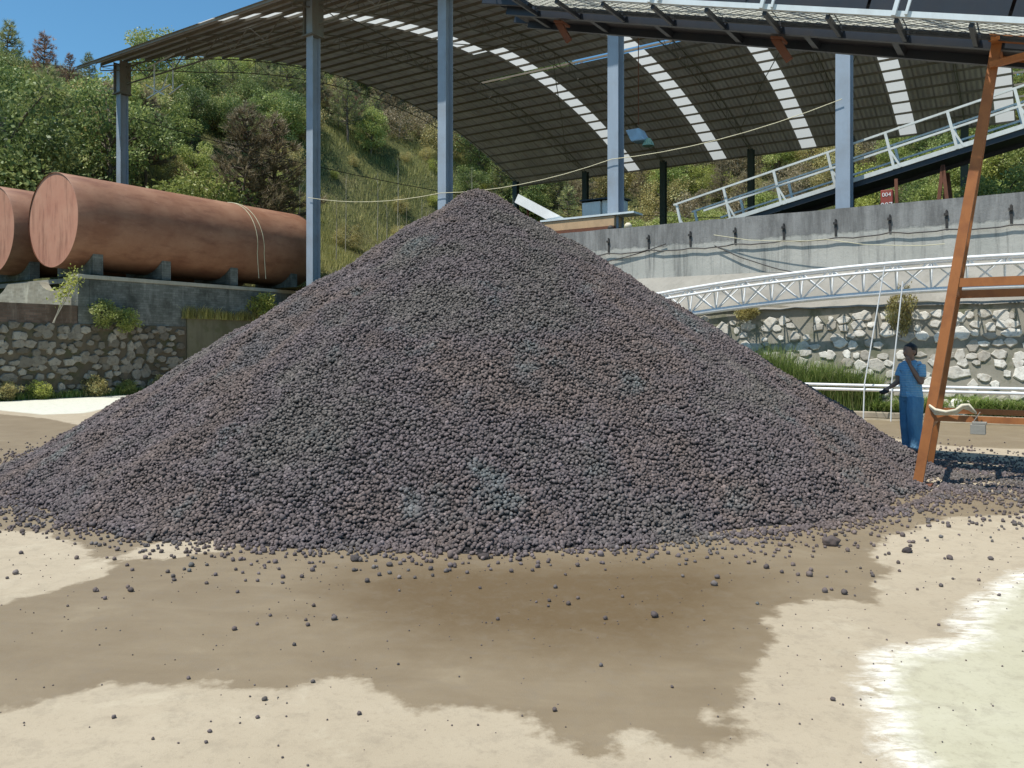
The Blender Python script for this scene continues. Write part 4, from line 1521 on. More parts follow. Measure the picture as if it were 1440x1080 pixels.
def pebble_mesh(name, mat, sub=2, amp=0.16, seed=0):
    bm = bmesh.new()
    bmesh.ops.create_icosphere(bm, subdivisions=sub, radius=1.0)
    for v in bm.verts:
        n = mnoise.noise(v.co * 1.3 + Vector((seed, 0, 0))) * amp + mnoise.noise(v.co * 3.1 + Vector((seed, 5, 0))) * amp * 0.5
        v.co *= 1 + n
    me = bpy.data.meshes.new(name)
    bm.to_mesh(me); bm.free()
    me.polygons.foreach_set("use_smooth", [True] * len(me.polygons))
    me.materials.append(mat)
    return me


LUMP = mat_pellet("lump_crust", 0.55)
PEB = [pebble_mesh("pellet", M['pellet'], 2, 0.30, i * 3.7) for i in range(4)]
protos = bpy.data.collections.new("pellet_shapes")
for i, me in enumerate(PEB):
    protos.objects.link(bpy.data.objects.new("pellet_shape", me))


def instancer(obj, with_mesh):
    ng = bpy.data.node_groups.new("scatter", 'GeometryNodeTree')
    ng.interface.new_socket("Geometry", in_out='INPUT', socket_type='NodeSocketGeometry')
    ng.interface.new_socket("Geometry", in_out='OUTPUT', socket_type='NodeSocketGeometry')
    N = ng.nodes; Lk = ng.links
    gi = N.new("NodeGroupInput"); go = N.new("NodeGroupOutput")
    sep = N.new("GeometryNodeSeparateGeometry"); sep.domain = 'POINT'
    at = N.new("GeometryNodeInputNamedAttribute"); at.data_type = 'FLOAT'; at.inputs[0].default_value = "rad"
    cmp_ = N.new("FunctionNodeCompare"); cmp_.operation = 'GREATER_THAN'; cmp_.inputs[1].default_value = 0.0001
    Lk.new(at.outputs[0], cmp_.inputs[0])
    Lk.new(gi.outputs[0], sep.inputs[0]); Lk.new(cmp_.outputs[0], sep.inputs[1])
    mp = N.new("GeometryNodeMeshToPoints")
    Lk.new(sep.outputs[0], mp.inputs[0])
    iop = N.new("GeometryNodeInstanceOnPoints")
    ci = N.new("GeometryNodeCollectionInfo"); ci.inputs[0].default_value = protos; ci.inputs[1].default_value = True
    ci.inputs[2].default_value = True
    Lk.new(mp.outputs[0], iop.inputs["Points"]); Lk.new(ci.outputs[0], iop.inputs["Instance"])
    iop.inputs["Pick Instance"].default_value = True
    rv = N.new("FunctionNodeRandomValue"); rv.data_type = 'FLOAT_VECTOR'
    rv.inputs[0].default_value = (0, 0, 0); rv.inputs[1].default_value = (6.28, 6.28, 6.28)
    Lk.new(rv.outputs[0], iop.inputs["Rotation"])
    at2 = N.new("GeometryNodeInputNamedAttribute"); at2.data_type = 'FLOAT'; at2.inputs[0].default_value = "rad"
    rs = N.new("FunctionNodeRandomValue"); rs.data_type = 'FLOAT_VECTOR'
    rs.inputs[0].default_value = (0.78, 0.85, 0.85); rs.inputs[1].default_value = (1.25, 1.12, 1.12)
    vm = N.new("ShaderNodeVectorMath"); vm.operation = 'SCALE'
    Lk.new(rs.outputs[0], vm.inputs[0]); Lk.new(at2.outputs[0], vm.inputs["Scale"])
    Lk.new(vm.outputs[0], iop.inputs["Scale"])
    if with_mesh:
        j = N.new("GeometryNodeJoinGeometry")
        Lk.new(iop.outputs[0], j.inputs[0]); Lk.new(sep.outputs[1], j.inputs[0])
        Lk.new(j.outputs[0], go.inputs[0])
    else:
        Lk.new(iop.outputs[0], go.inputs[0])
    md = obj.modifiers.new("scatter", 'NODES'); md.node_group = ng


def build_heap():
    # core surface
    xs = np.arange(-8.6, 8.4, 0.11); ys = np.arange(4.8, 22.0, 0.11)
    X, Y = np.meshgrid(xs, ys)
    H = heap_h(X, Y) - 0.012
    nx, ny = len(xs), len(ys)
    v = np.stack([X.ravel(), Y.ravel(), H.ravel()], 1)
    i = np.arange(nx * ny).reshape(ny, nx)
    f = np.stack([i[:-1, :-1].ravel(), i[:-1, 1:].ravel(), i[1:, 1:].ravel(), i[1:, :-1].ravel()], 1)
    Hm = H.ravel()
    keep = Hm[f].max(1) > 0.0
    f = f[keep]
    # pellet points on the surface, hexagonal jittered
    R = 0.0160
    d = 0.0298
    px = []; 
    gy = np.arange(5.0, 19.5, d * 0.866)
    rows = []
    for r_i, yy in enumerate(gy):
        xx = np.arange(-8.4, 8.2, d) + (r_i % 2) * d / 2
        rows.append(np.stack([xx, np.full_like(xx, yy)], 1))
    P = np.concatenate(rows)
    P += RNG.normal(0, d * 0.20, P.shape)
    h = heap_h(P[:, 0], P[:, 1])
    ok = h > 0.0
    P, h = P[ok], h[ok]
    sz = R * np.clip(RNG.lognormal(0, 0.20, len(P)), 0.6, 1.55)
    # lighter cover in the thin foot
    thin = h < 0.05
    dropf = RNG.random(len(P)) > np.clip(h / 0.05, 0.0, 1.0) * 0.9 + 0.05
    keepp = ~(thin & dropf)
    P, h, sz = P[keepp], h[keepp], sz[keepp]
    z = np.maximum(h + RNG.normal(0, 0.010, len(P)), sz * 0.7)
    n0 = len(v)
    pts = np.stack([P[:, 0], P[:, 1], z], 1)
    vv = np.concatenate([v, pts])
    me = np_mesh("pellet_heap", vv, f, M['core'], smooth=True)
    a = me.attributes.new("rad", 'FLOAT', 'POINT')
    a.data.foreach_set("value", np.concatenate([np.zeros(n0), sz]).astype(np.float32))
    o = link("pellet_heap", me)
    instancer(o, True)
    tag(o, "huge cone shaped heap of dark grey mauve pellets filling the yard", "heap", kind="stuff")
    print("heap pellets", len(pts))
    # scattered pellets round the foot
    N = 620000
    Q = np.stack([RNG.uniform(-11, 11, N), RNG.uniform(3.0, 15.5, N)], 1)
    r = np.hypot(Q[:, 0] - AX, Q[:, 1] - AY)
    foot = HT / MS + 0.14 
    dl = r - foot
    clump = 0.5 + 0.5 * np.sin(Q[:, 0] * 2.3 + np.sin(Q[:, 1] * 3.1)) * np.sin(Q[:, 1] * 2.7 + Q[:, 0])
    dens = 1500 * np.exp(-np.maximum(dl, 0) / 0.12) + (330 * np.exp(-np.maximum(dl, 0) / 0.28) + 24 * np.exp(-np.maximum(dl, 0) / 0.75)) * (0.3 + 1.4 * clump)
    xx, yy = Q[:, 0], Q[:, 1]
    right = np.exp(-(((xx - 6.3) / 1.9) ** 2 + ((yy - 9.9) / 1.7) ** 2))
    dens = dens + 800 * right * (0.35 + 0.65 * clump)
    left = np.exp(-(((xx + 5.6) / 1.6) ** 2 + ((yy - 8.6) / 0.9) ** 2))
    dens = dens + 60 * left * (0.3 + clump)
    dens[dl < 0] = np.where(heap_h(xx[dl < 0], yy[dl < 0]) > 0.06, 0, 300)
    area = 22 * 12.5
    prob = dens * area / N
    Q = Q[RNG.random(N) < prob]
    ng_ = 5200
    G = np.stack([RNG.uniform(-7, 8, ng_), RNG.uniform(2.6, 9.5, ng_)], 1)
    G = G[np.hypot(G[:, 0] - AX, G[:, 1] - AY) > foot]
    G = G[RNG.random(len(G)) < 0.35 + 0.65 * np.exp(-(np.hypot(G[:, 0] - AX, G[:, 1] - AY) - foot) / 1.2)]
    u = Q[:, 0] / Q[:, 1] * F
    vis = (np.abs(u) < 760)
    Q = Q[vis]
    s2 = 0.0145 * np.clip(RNG.lognormal(-0.08, 0.24, len(Q)), 0.4, 1.9)
    r = np.hypot(Q[:, 0] - AX, Q[:, 1] - AY) - foot
    stray = (r > 0.55) & (Q[:, 0] < 5.0) & (Q[:, 1] < 10)
    idx = np.where(stray)[0]
    idx = idx[np.argsort(-(s2[idx] / Q[idx, 1]))][:170]
    mask = np.ones(len(Q), bool); mask[idx] = False
    extra = np.stack([Q[mask, 0], Q[mask, 1], s2[mask] * 0.72 + np.maximum(heap_h(Q[mask, 0], Q[mask, 1]), 0)], 1)
    gs = RNG.uniform(0.0018, 0.0052, len(G))
    extra = np.concatenate([extra, np.stack([G[:, 0], G[:, 1], gs * 0.6], 1)])
    me = np_mesh("scattered_pellets", extra, np.zeros((0, 3), dtype=np.int32), M['pellet'])
    a = me.attributes.new("rad", 'FLOAT', 'POINT')
    a.data.foreach_set("value", np.concatenate([s2[mask], gs]).astype(np.float32))
    o = link("scattered_pellets", me)
    instancer(o, False)
    tag(o, "loose dark pellets strewn thickly round the foot of the heap", "pellets", kind="stuff")
    print("scattered", mask.sum(), "single", len(idx))
    far_strays = [(1030, 742), (1180, 770), (905, 792), (700, 872), (675, 828), (845, 937), (990, 873), (945, 967), (1190, 805), (1320, 880), (1171, 985), (430, 873), (95, 853), (560, 935), (265, 955), (215, 1040), (295, 1030),
                  (290, 1045), (362, 1010), (160, 1010), (440, 960), (1210, 800), (1275, 905), (372, 985), (505, 1005), (1065, 850), (1290, 830), (1340, 815), (780, 1000), (1405, 838)]
    items = [(Q[k, 0], Q[k, 1], s2[k]) for k in idx]
    for (a, b) in far_strays:
        x, y = unproject(a, b); items.append((x, y, random.uniform(0.006, 0.012)))
    for n_, (x, y, s_) in enumerate(items):
        o = bpy.data.objects.new("loose_pellet", PEB[n_ % 4])
        COL.objects.link(o)
        s_ = float(s_)
        o.scale = (s_ * random.uniform(.85, 1.2), s_, s_ * random.uniform(.8, 1.0))
        o.location = (float(x), float(y), s_ * 0.72)
        o.rotation_euler = (random.uniform(-.4, .4), random.uniform(-.4, .4), random.random() * 6)
        tag(o, "single dark pellet lying loose on the open concrete in front of the heap", "pellet", "pellets lying loose in front of the heap")
    for (px_, py_, s_, lab) in ((1168, 767, 0.055, "dark fist sized lump lying at the right foot of the heap"), (1276, 777, 0.032, "flat dark lump on the dry concrete right of the fist sized lump"),
                                (680, 786, 0.034, "dark purple lump at the middle of the heap's front foot"), (500, 789, 0.032, "dark purple lump on the wet concrete left of the heap's middle")):
        x, y = unproject(px_, py_)
        o = bpy.data.objects.new("dark_lump", pebble_mesh("dark_lump", LUMP, 3, 0.35, px_))
        COL.objects.link(o); o.location = (x, y, s_ * 0.6); o.scale = (s_ * 1.2, s_ * .9, s_ * 0.8)
        tag(o, lab, "lump")


build_heap()


# ------------------------------------------------------------------ person
def loft_mesh(chains, name, mat, parent, voxel, smooth=2):
    """chains: list of [(point, rx, ry)...] swept into closed tapered bodies, then fused into one surface"""
    bm = bmesh.new()
    for ch in chains:
        n = 14
        prev = None
        pts = [Vector(c[0]) for c in ch]
        base = None
        rings = []
        for i, c in enumerate(ch):
            d = (pts[min(i + 1, len(pts) - 1)] - pts[max(i - 1, 0)]).normalized()
            ref = Vector((0, 1, 0)) if abs(d.y) < 0.9 else Vector((1, 0, 0))
            b1 = (ref - d * ref.dot(d)).normalized()      # lateral
            b2 = d.cross(b1).normalized()
            ring = []
            for k in range(n):
                t = 2 * math.pi * k / n
                ring.append(bm.verts.new(pts[i] + b1 * math.cos(t) * c[2] + b2 * math.sin(t) * c[1]))
            rings.append((ring, d, c))
        for a, b in zip(rings[:-1], rings[1:]):
            for k in range(n):
                k2 = (k + 1) % n
                bm.faces.new((a[0][k], a[0][k2], b[0][k2], b[0][k]))
        for (ring, d, c), sgn, p in ((rings[0], -1, pts[0]), (rings[-1], 1, pts[-1])):
            tip = bm.verts.new(p + d * sgn * min(c[1], c[2]) * 0.6)
            for k in range(n):
                k2 = (k + 1) % n
                bm.faces.new((ring[k], ring[k2], tip) if sgn > 0 else (ring[k2], ring[k], tip))
    bmesh.ops.recalc_face_normals(bm, faces=bm.faces)
    me = bpy.data.meshes.new(name)
    bm.to_mesh(me); bm.free()
    me.materials.append(mat)
    o = bpy.data.objects.new(name, me)
    COL.objects.link(o)
    if parent: o.parent = parent
    md = o.modifiers.new("fuse", 'REMESH'); md.mode = 'VOXEL'; md.voxel_size = voxel; md.use_smooth_shade = True
    if smooth:
        sm = o.modifiers.new("soften", 'SMOOTH'); sm.factor = 0.5; sm.iterations = smooth
    return o


def mat_shirt():
    t = NT("striped_tshirt", 0.8, 0, 0.2)
    tc = t.new("ShaderNodeTexCoord").outputs["Object"]
    sp = t.new("ShaderNodeSeparateXYZ"); t.l.new(tc, sp.inputs[0])
    z = t.math('ADD', sp.outputs[2], t.math('MULTIPLY', t.noise(tc, 6, 3, 0.5), 0.02))
    w = t.math('SINE', t.math('MULTIPLY', z, 2 * math.pi / 0.035))
    low = t.ramp(sp.outputs[2], [(0.98, 1.0), (1.0, 1.0)])
    f = t.ramp(w, [(0.2, 0.0), (0.7, 0.55)])
    t.color(t.mix(f, (0.23, 0.46, 0.66), (0.42, 0.56, 0.68)))
    t.bump(t.noise(tc, 9, 5, 0.6), 1.0, 0.06)
    return t.m


def mat_jeans():
    t = NT("blue_trousers", 0.9, 0, 0.2)
    p = t.pos((1, 1, 0.4), obj=True)
    t.color(t.mix(t.ramp(t.noise(p, 7, 6, 0.6), [(0.35, 0.0), (0.65, 1.0)]), (0.11, 0.26, 0.43), (0.17, 0.34, 0.50)))
    t.bump(t.noise(p, 8, 5, 0.6), 1.0, 0.06)
    return t.m


def person():
    x, y = 5.86, 12.0
    zb = float(heap_h(np.array([x]), np.array([y]))[0])
    e = empty("person", (x, y, 0.05 + 0.5 * max(zb, 0)), math.pi + 0.32)
    tag(e, "person in striped blue t-shirt and blue trousers standing with hand to face", "person")
    # forward +x, left +y (towards the camera), z up; 1.60 m tall
    ch = []
    # legs
    for s, f in ((1, 0.02), (-1, -0.03)):
        ch.append([((0.0 + f * .3, 0.085 * s, 0.84), .085, .085), ((0.01 + f, 0.09 * s, 0.62), .075, .075), ((0.01 + f, 0.09 * s, 0.43), .052, .052), ((-0.015 + f, 0.09 * s, 0.30), .052, .05), ((-0.02 + f, 0.09 * s, 0.08), .034, .034)])
        ch.append([((-0.05 + f, 0.09 * s, 0.045), .034, .032), ((0.06 + f, 0.095 * s, 0.035), .032, .042), ((0.15 + f, 0.10 * s, 0.025), .02, .036)])
    # torso and neck
    ch.append([((0.0, 0, 0.80), .095, .145), ((0.0, 0, 0.92), .09, .135), ((0.01, 0, 1.08), .10, .145), ((0.0, 0, 1.22), .105, .165), ((-0.01, 0, 1.30), .08, .16), ((-0.005, 0, 1.345), .055, .09)])
    ch.append([((-0.005, 0, 1.32), .055, .055), ((0.025, 0, 1.42), .050, .050)])
    # head (bowed slightly): skull, jaw, nose, ears, lips, brow
    ch.append([((0.03, 0, 1.400), .055, .045), ((0.045, 0, 1.44), .080, .062), ((0.035, 0, 1.50), .094, .074), ((0.028, 0, 1.545), .090, .072), ((0.02, 0, 1.58), .055, .048)])
    ch.append([((0.080, 0, 1.395), .022, .024), ((0.075, 0, 1.425), .045, .042), ((0.07, 0, 1.46), .055, .055)])
    ch.append([((0.126, 0, 1.495), .009, .010), ((0.143, 0, 1.462), .012, .014), ((0.125, 0, 1.452), .010, .014)])
    ch.append([((0.118, 0, 1.428), .010, .022), ((0.116, 0, 1.418), .010, .020)])
    for s in (1, -1): ch.append([((0.02, .074 * s, 1.445), .012, .008), ((0.015, .084 * s, 1.475), .020, .008), ((0.015, .078 * s, 1.50), .014, .008)])
    # left arm (near the camera): elbow bent, hand to the face
    ch.append([((-0.01, .165, 1.285), .052, .052), ((0.01, .205, 1.16), .045, .045), ((0.035, .215, 1.03), .038, .038)])
    ch.append([((0.03, .215, 1.03), .038, .038), ((0.09, .17, 1.16), .038, .036), ((0.125, .105, 1.29), .026, .024)])
    hand = Vector((0.13, .09, 1.335))
    ch.append([((0.125, .105, 1.285), .026, .022), ((0.130, .092, 1.325), .020, .038), ((0.130, .080, 1.375), .016, .040)])
    for i, (dx, L) in enumerate(((-.030, .052), (-.010, .062), (.010, .058), (.029, .044))):
        b = Vector((0.130 + dx * 0.9, .078, 1.372))
        ch.append([(b, .0085, .0085), (b + Vector((0.004, -.008, L * .5)), .008, .008), (b + Vector((0.002, -.024, L * .92)), .007, .007)])
    ch.append([((0.150, .088, 1.330), .010, .010), ((0.166, .070, 1.355), .009, .009), ((0.160, .052, 1.380), .0075, .0075)])
    # right arm: forearm forward and low
    ch.append([((-0.01, -.165, 1.285), .052, .052), ((0.03, -.20, 1.16), .045, .045), ((0.06, -.20, 1.03), .038, .038)])
    ch.append([((0.055, -.20, 1.035), .038, .038), ((0.18, -.17, .985), .034, .034), ((0.275, -.14, .955), .024, .026)])
    ch.append([((0.27, -.14, .955), .022, .026), ((0.32, -.13, .945), .018, .038), ((0.355, -.125, .935), .015, .038)])
    for i, (dy, L) in enumerate(((-.030, .05), (-.010, .06), (.010, .056), (.029, .043))):
        b = Vector((0.352, -.125 + dy, .935))
        ch.append([(b, .0085, .0085), (b + Vector((L * .5, 0.002, -.012)), .008, .008), (b + Vector((L * .62, .002, -.040)), .007, .007)])
    ch.append([((0.300, -.100, .950), .010, .010), ((0.33, -.085, .935), .009, .009), ((0.355, -.088, .915), .0075, .0075)])
    loft_mesh(ch, "body", M['skin'], e, 0.0062, 1)
    # hair
    hc = [[((0.00, 0, 1.475), .070, .070), ((0.012, 0, 1.52), .096, .080), ((0.016, 0, 1.555), .098, .080), ((0.018, 0, 1.592), .062, .055)],
          [((-0.055, 0, 1.43), .022, .045), ((-0.045, 0, 1.48), .035, .062), ((-0.03, 0, 1.53), .05, .07)],
          [((0.06, 0, 1.545), .055, .064), ((0.07, 0, 1.575), .045, .055)]]
    loft_mesh(hc, "hair", M['hair'], e, 0.007, 1)
    # t-shirt
    sc = [[((0.0, 0, 0.83), .142, .182), ((0.005, 0, 0.93), .132, .170), ((0.015, 0, 1.08), .128, .168), ((0.0, 0, 1.22), .126, .184), ((-0.01, 0, 1.305), .088, .165), ((-0.008, 0, 1.352), .058, .075)]]
    for s in (1, -1):
        sc.append([((-0.01, .12 * s, 1.295), .066, .066), ((-0.01, .175 * s, 1.275), .064, .064), ((0.008 if s > 0 else .02, .205 * s, 1.165), .060, .060), ((0.014 if s > 0 else .03, .209 * s, 1.125), .060, .060)])
    loft_mesh(sc, "tshirt", mat_shirt(), e, 0.008, 1)
    # trousers
    tc_ = [[((0.0, 0, 0.76), .115, .155), ((0.0, 0, 0.84), .120, .160), ((0.0, 0, 0.905), .112, .152)]]
    for s, f in ((1, 0.02), (-1, -0.03)):
        tc_.append([((0.0 + f * .3, 0.08 * s, 0.82), .132, .098), ((0.005 + f, 0.09 * s, 0.64), .128, .098), ((0.01 + f, 0.095 * s, 0.43), .112, .092), ((-0.005 + f, 0.098 * s, 0.25), .100, .086), ((0.0 + f, 0.10 * s, 0.10), .084, .076), ((0.01 + f, 0.10 * s, 0.070), .080, .074)])
    loft_mesh(tc_, "trousers", mat_jeans(), e, 0.009, 1)
    for s, f in ((1, 0.02), (-1, -0.03)):
        loft_mesh([[((-0.07 + f, 0.09 * s, 0.02), .042, .042), ((0.02 + f, 0.093 * s, 0.025), .046, .046), ((0.11 + f, 0.098 * s, 0.012), .036, .050), ((0.18 + f, 0.102 * s, 0.0), .022, .040)]], "shoe", M['shoe'], e, 0.008, 1)
    # dark object held in the lowered hand
    g = empty("work_glove", (0, 0, 0))
    ml = e.matrix_basis if False else Matrix.LocRotScale(e.location, e.rotation_euler, None)
    g.location = ml @ Vector((0.365, -.12, .90)); g.rotation_euler = e.rotation_euler
    loft_mesh([[((-0.05, 0, 0.01), .022, .03), ((0.0, 0, 0.0), .035, .045), ((0.05, 0.0, -0.01), .030, .045), ((0.09, 0.0, -0.005), .018, .03)],
               [((0.03, 0.02, 0.01), .016, .016), ((0.05, 0.03, 0.035), .012, .012)]], "glove_body", M['shoe'], g, 0.007, 1)
    tag(g, "crumpled dark work glove held in the person's lowered hand", "glove")


person()


# ------------------------------------------------------------------ foliage
def leaf_quads(C, N, size, tone, rng, aspect=0.55, droop=0.3):
    """C centres (n,3); N outward directions; kite shaped leaf pairs"""
    n = len(C)
    d = rng.normal(0, 1, (n, 3))
    d = N * 0.9 + d * 0.75
    d[:, 2] -= droop
    d /= np.linalg.norm(d, axis=1, keepdims=True) + 1e-9
    r = rng.normal(0, 1, (n, 3))
    s = np.cross(d, r); s /= np.linalg.norm(s, axis=1, keepdims=True) + 1e-9
    L = (size * rng.uniform(0.6, 1.4, n))[:, None]
    up = np.cross(s, d)
    p0 = C
    p1 = C + d * L * 0.5 + s * L * aspect * 0.5 + up * L * 0.08
    p2 = C + d * L
    p3 = C + d * L * 0.5 - s * L * aspect * 0.5 + up * L * 0.08
    V = np.stack([p0, p1, p2, p3], 1).reshape(-1, 3)
    Fc = np.arange(4 * n).reshape(n, 4)
    T = np.repeat(tone, 4)
    return V, Fc, T


def limb_mesh(name, segs, mat):
    m = MB()
    for pts, rs in segs: m.tube(pts, rs, 6, cap=False)
    me = bpy.data.meshes.new(name)
    me.from_pydata([tuple(p) for p in m.v], [], m.f)
    me.polygons.foreach_set("use_smooth", [True] * len(me.polygons))
    me.materials.append(mat)
    return me


def broad_tree(seed, H, Rc, leafmat, nleaf=5200, size=0.30, low=0.22, bark=None):
    rng = np.random.default_rng(seed)
    nb = int(rng.integers(16, 24))
    segs = []
    th = H * 0.45
    lean = rng.normal(0, 0.04, 2)
    trunk = [(lean[0] * z, lean[1] * z, z) for z in np.linspace(-0.4, H * 0.8, 6)]
    segs.append((trunk, list(np.linspace(0.028 * H, 0.006 * H, 6))))
    blobs = []
    for i in range(nb):
        t = (i + 0.5) / nb
        z = H * (low + (0.93 - low) * t)
        prof = math.sin(math.pi * min(1, max(0.08, (z / H - low * 0.5) / (1.08 - low * 0.5)))) ** 0.6
        a = i * 2.4 + rng.uniform(-.5, .5)
        rad = Rc * prof * rng.uniform(0.30, 0.95)
        c = np.array([math.cos(a) * rad + lean[0] * z, math.sin(a) * rad + lean[1] * z, z + rng.uniform(-.05, .05) * H])
        r = Rc * rng.uniform(0.24, 0.46) * (0.6 + 0.5 * prof)
        blobs.append((c, r))
        z0 = max(0.1 * H, z - H * 0.2)
        segs.append(([(lean[0] * z0, lean[1] * z0, z0), tuple((np.array([lean[0] * z0, lean[1] * z0, z0]) + c) / 2 + np.array([0, 0, .03 * H])), tuple(c)], [0.012 * H, 0.007 * H, 0.002 * H]))
    w = np.array([b[1] ** 2 for b in blobs]); w = w / w.sum()
    Cs, Ns, Ts = [], [], []
    for (c, r), ww in zip(blobs, w):
        n = max(20, int(nleaf * ww))
        d = rng.normal(0, 1, (n, 3)); d /= np.linalg.norm(d, axis=1, keepdims=True)
        d[:, 2] = d[:, 2] * 0.85 + 0.12
        rad = r * (rng.random(n) ** 0.35) * (1 + 0.25 * np.sin(d[:, 0] * 5 + seed) * np.sin(d[:, 1] * 6) )
        out = rng.random(n) < 0.08
        rad = np.where(out, rad * rng.uniform(1.05, 1.45, n), rad)
        p = c + d * rad[:, None] * np.array([1.0, 1.0, 0.78])
        Cs.append(p); Ns.append(d)
        Ts.append(np.clip(rng.normal(0.48 + rng.normal(0, 0.18), 0.2, n), 0, 1))
    V, Fc, T = leaf_quads(np.concatenate(Cs), np.concatenate(Ns), size, np.concatenate(Ts), rng)
    return np_mesh("crown", V, Fc, LEAF[leafmat], T), limb_mesh("trunk", segs, bark or M['bark'])


def pine_tree(seed, H, Rc, leafmat, n_tuft=420, needle=0.42, low=0.25, sparse=1.0):
    rng = np.random.default_rng(seed)
    segs = [([(rng.normal(0, .02) * z, rng.normal(0, .02) * z, z) for z in np.linspace(-0.4, H, 7)], list(np.linspace(0.018 * H, 0.003 * H, 7)))]
    tips = []
    z = H * low
    while z < H * 0.98:
        t = (z / H - low) / (1 - low)
        R = Rc * (1 - t) ** 0.75 * rng.uniform(0.75, 1.1) + 0.12
        nbr = int(rng.integers(4, 7))
        a0 = rng.random() * 6.28
        for k in range(nbr):
            a = a0 + 6.28 * k / nbr + rng.uniform(-.3, .3)
            r = R * rng.uniform(0.7, 1.15)
            up = r * rng.uniform(0.15, 0.55)
            e = np.array([math.cos(a) * r, math.sin(a) * r, z + up])
            segs.append(([(0, 0, z), tuple(e * np.array([.55, .55, 1]) + np.array([0, 0, -up * 0.6])), tuple(e)], [0.006 * H, 0.004 * H, 0.0015 * H]))
            m = max(2, int(r * 3.2))
            for j in range(m):
                q = 0.35 + 0.65 * (j + 0.6) / m
                tips.append((np.array([e[0] * q, e[1] * q, z + up * q * q]) + rng.normal(0, 0.10, 3), np.array([math.cos(a), math.sin(a), 0.9])))
        z += H * rng.uniform(0.035, 0.06)
    tips.append((np.array([0, 0, H]), np.array([0, 0, 1.0])))
    V, Fs, T = [], [], []
    nn = 22
    for (c, d) in tips:
        tone = np.clip(rng.normal(0.5, 0.22), 0, 1)
        dd = rng.normal(0, 1, (nn, 3)) * 0.75 + d
        dd /= np.linalg.norm(dd, axis=1, keepdims=True)
        s = np.cross(dd, rng.normal(0, 1, (nn, 3))); s /= np.linalg.norm(s, axis=1, keepdims=True) + 1e-9
        L = needle * rng.uniform(0.6, 1.25, (nn, 1))
        base = c + rng.normal(0, 0.05, (nn, 3))
        p = np.stack([base - s * 0.018, base + s * 0.018, base + dd * L], 1)
        V.append(p.reshape(-1, 3)); T.append(np.full(nn * 3, tone) + np.repeat(rng.normal(0, .1, nn), 3))
    V = np.concatenate(V); T = np.clip(np.concatenate(T), 0, 1)
    Fs = np.arange(len(V)).reshape(-1, 3)
    return np_mesh("crown", V, Fs, LEAF[leafmat], T), limb_mesh("trunk", segs, M['bark'])


def blade_mesh(name, n, rx, ry, h, leafmat, seed, width=0.012, lean=0.35, zf=None, feather=0.0):
    """tuft(s) of arching blades"""
    rng = np.random.default_rng(seed)
    x = rng.uniform(-rx, rx, n); y = rng.uniform(-ry, ry, n)
    z = zf(x, y) if zf else np.zeros(n)
    hh = h * rng.uniform(0.45, 1.15, n)
    a = rng.uniform(0, 2 * math.pi, n)
    l = rng.uniform(0.1, lean, n) * hh
    w = width * rng.uniform(0.7, 1.4, n)
    dx, dy = np.cos(a), np.sin(a)
    sx, sy = -dy, dx
    V = []
    for (t, ws) in ((0.0, 1.0), (0.55, 0.8)):
        for sg in (-1, 1):
            V.append(np.stack([x + dx * l * t * t + sx * w * ws * sg, y + dy * l * t * t + sy * w * ws * sg, z + hh * t], 1))
    V.append(np.stack([x + dx * l, y + dy * l, z + hh * (1 - 0.25 * lean)], 1))
    V = np.stack(V, 1).reshape(-1, 3)
    b = np.arange(n)[:, None] * 5
    F1 = np.concatenate([b + np.array([[0, 1, 3]]), b + np.array([[0, 3, 2]]), b + np.array([[2, 3, 4]])])
    T = np.repeat(np.clip(rng.normal(0.5, 0.25, n), 0, 1), 5)
    return np_mesh(name, V, F1, LEAF[leafmat], T)


def in_view(x, y, z, r, margin=60):
    d = y
    if d < 1: return False
    u = F * x / d
    v = HORIZON - F * (z - CAM_H) / d
    rr = F * r / d
    return abs(u) < 720 + margin + rr and -rr - margin < v < 1080 + rr


def plant(kind, base, z, label, cat, group, parts, scale=1.0, rz=None, sz=1.0):
    e = empty(kind, (base[0], base[1], z), random.random() * 6.28 if rz is None else rz)
    e.scale = (scale, scale, scale * sz)
    for nm, me in parts:
        link(nm, me, e)
    return tag(e, label, cat, group)


KINDS = {
    'broad_dark': ([broad_tree(11 + i, 8.5, 3.3, 'dark', 9500, 0.22) for i in range(3)], "broadleaf_tree", "dark green broadleaf tree", "tree"),
    'broad_mid': ([broad_tree(31 + i, 7.0, 2.8, 'mid', 8500, 0.21) for i in range(3)], "broadleaf_tree", "fresh green broadleaf tree", "tree"),
    'pine': ([pine_tree(51 + i, 9.0, 2.6, 'pine') for i in range(3)], "pine_tree", "green pine tree", "tree"),
    'dead': ([pine_tree(61 + i, 7.0, 2.2, 'dead', needle=0.38) for i in range(2)], "pine_tree", "dry brown pine tree", "tree"),
    'red': ([pine_tree(71 + i, 8.0, 2.2, 'red', needle=0.36) for i in range(2)], "pine_tree", "dead reddish brown pine tree", "tree"),
    'shrub': ([broad_tree(81 + i, 3.0, 1.9, 'lime', 4500, 0.14, 0.05) for i in range(2)], "shrub", "bright yellow green shrub", "shrub"),
    'olive': ([broad_tree(91 + i, 3.4, 2.0, 'olive', 4500, 0.14, 0.05) for i in range(3)], "shrub", "olive green shrub", "shrub"),
    'dryshrub': ([broad_tree(101 + i, 3.2, 1.9, 'dead', 3600, 0.14, 0.05, M['bark_pale']) for i in range(2)], "shrub", "dry brown shrub", "shrub"),
}


def hz(A, B): return float(hill_h(np.array([float(A)]), np.array([float(B)]))[0])


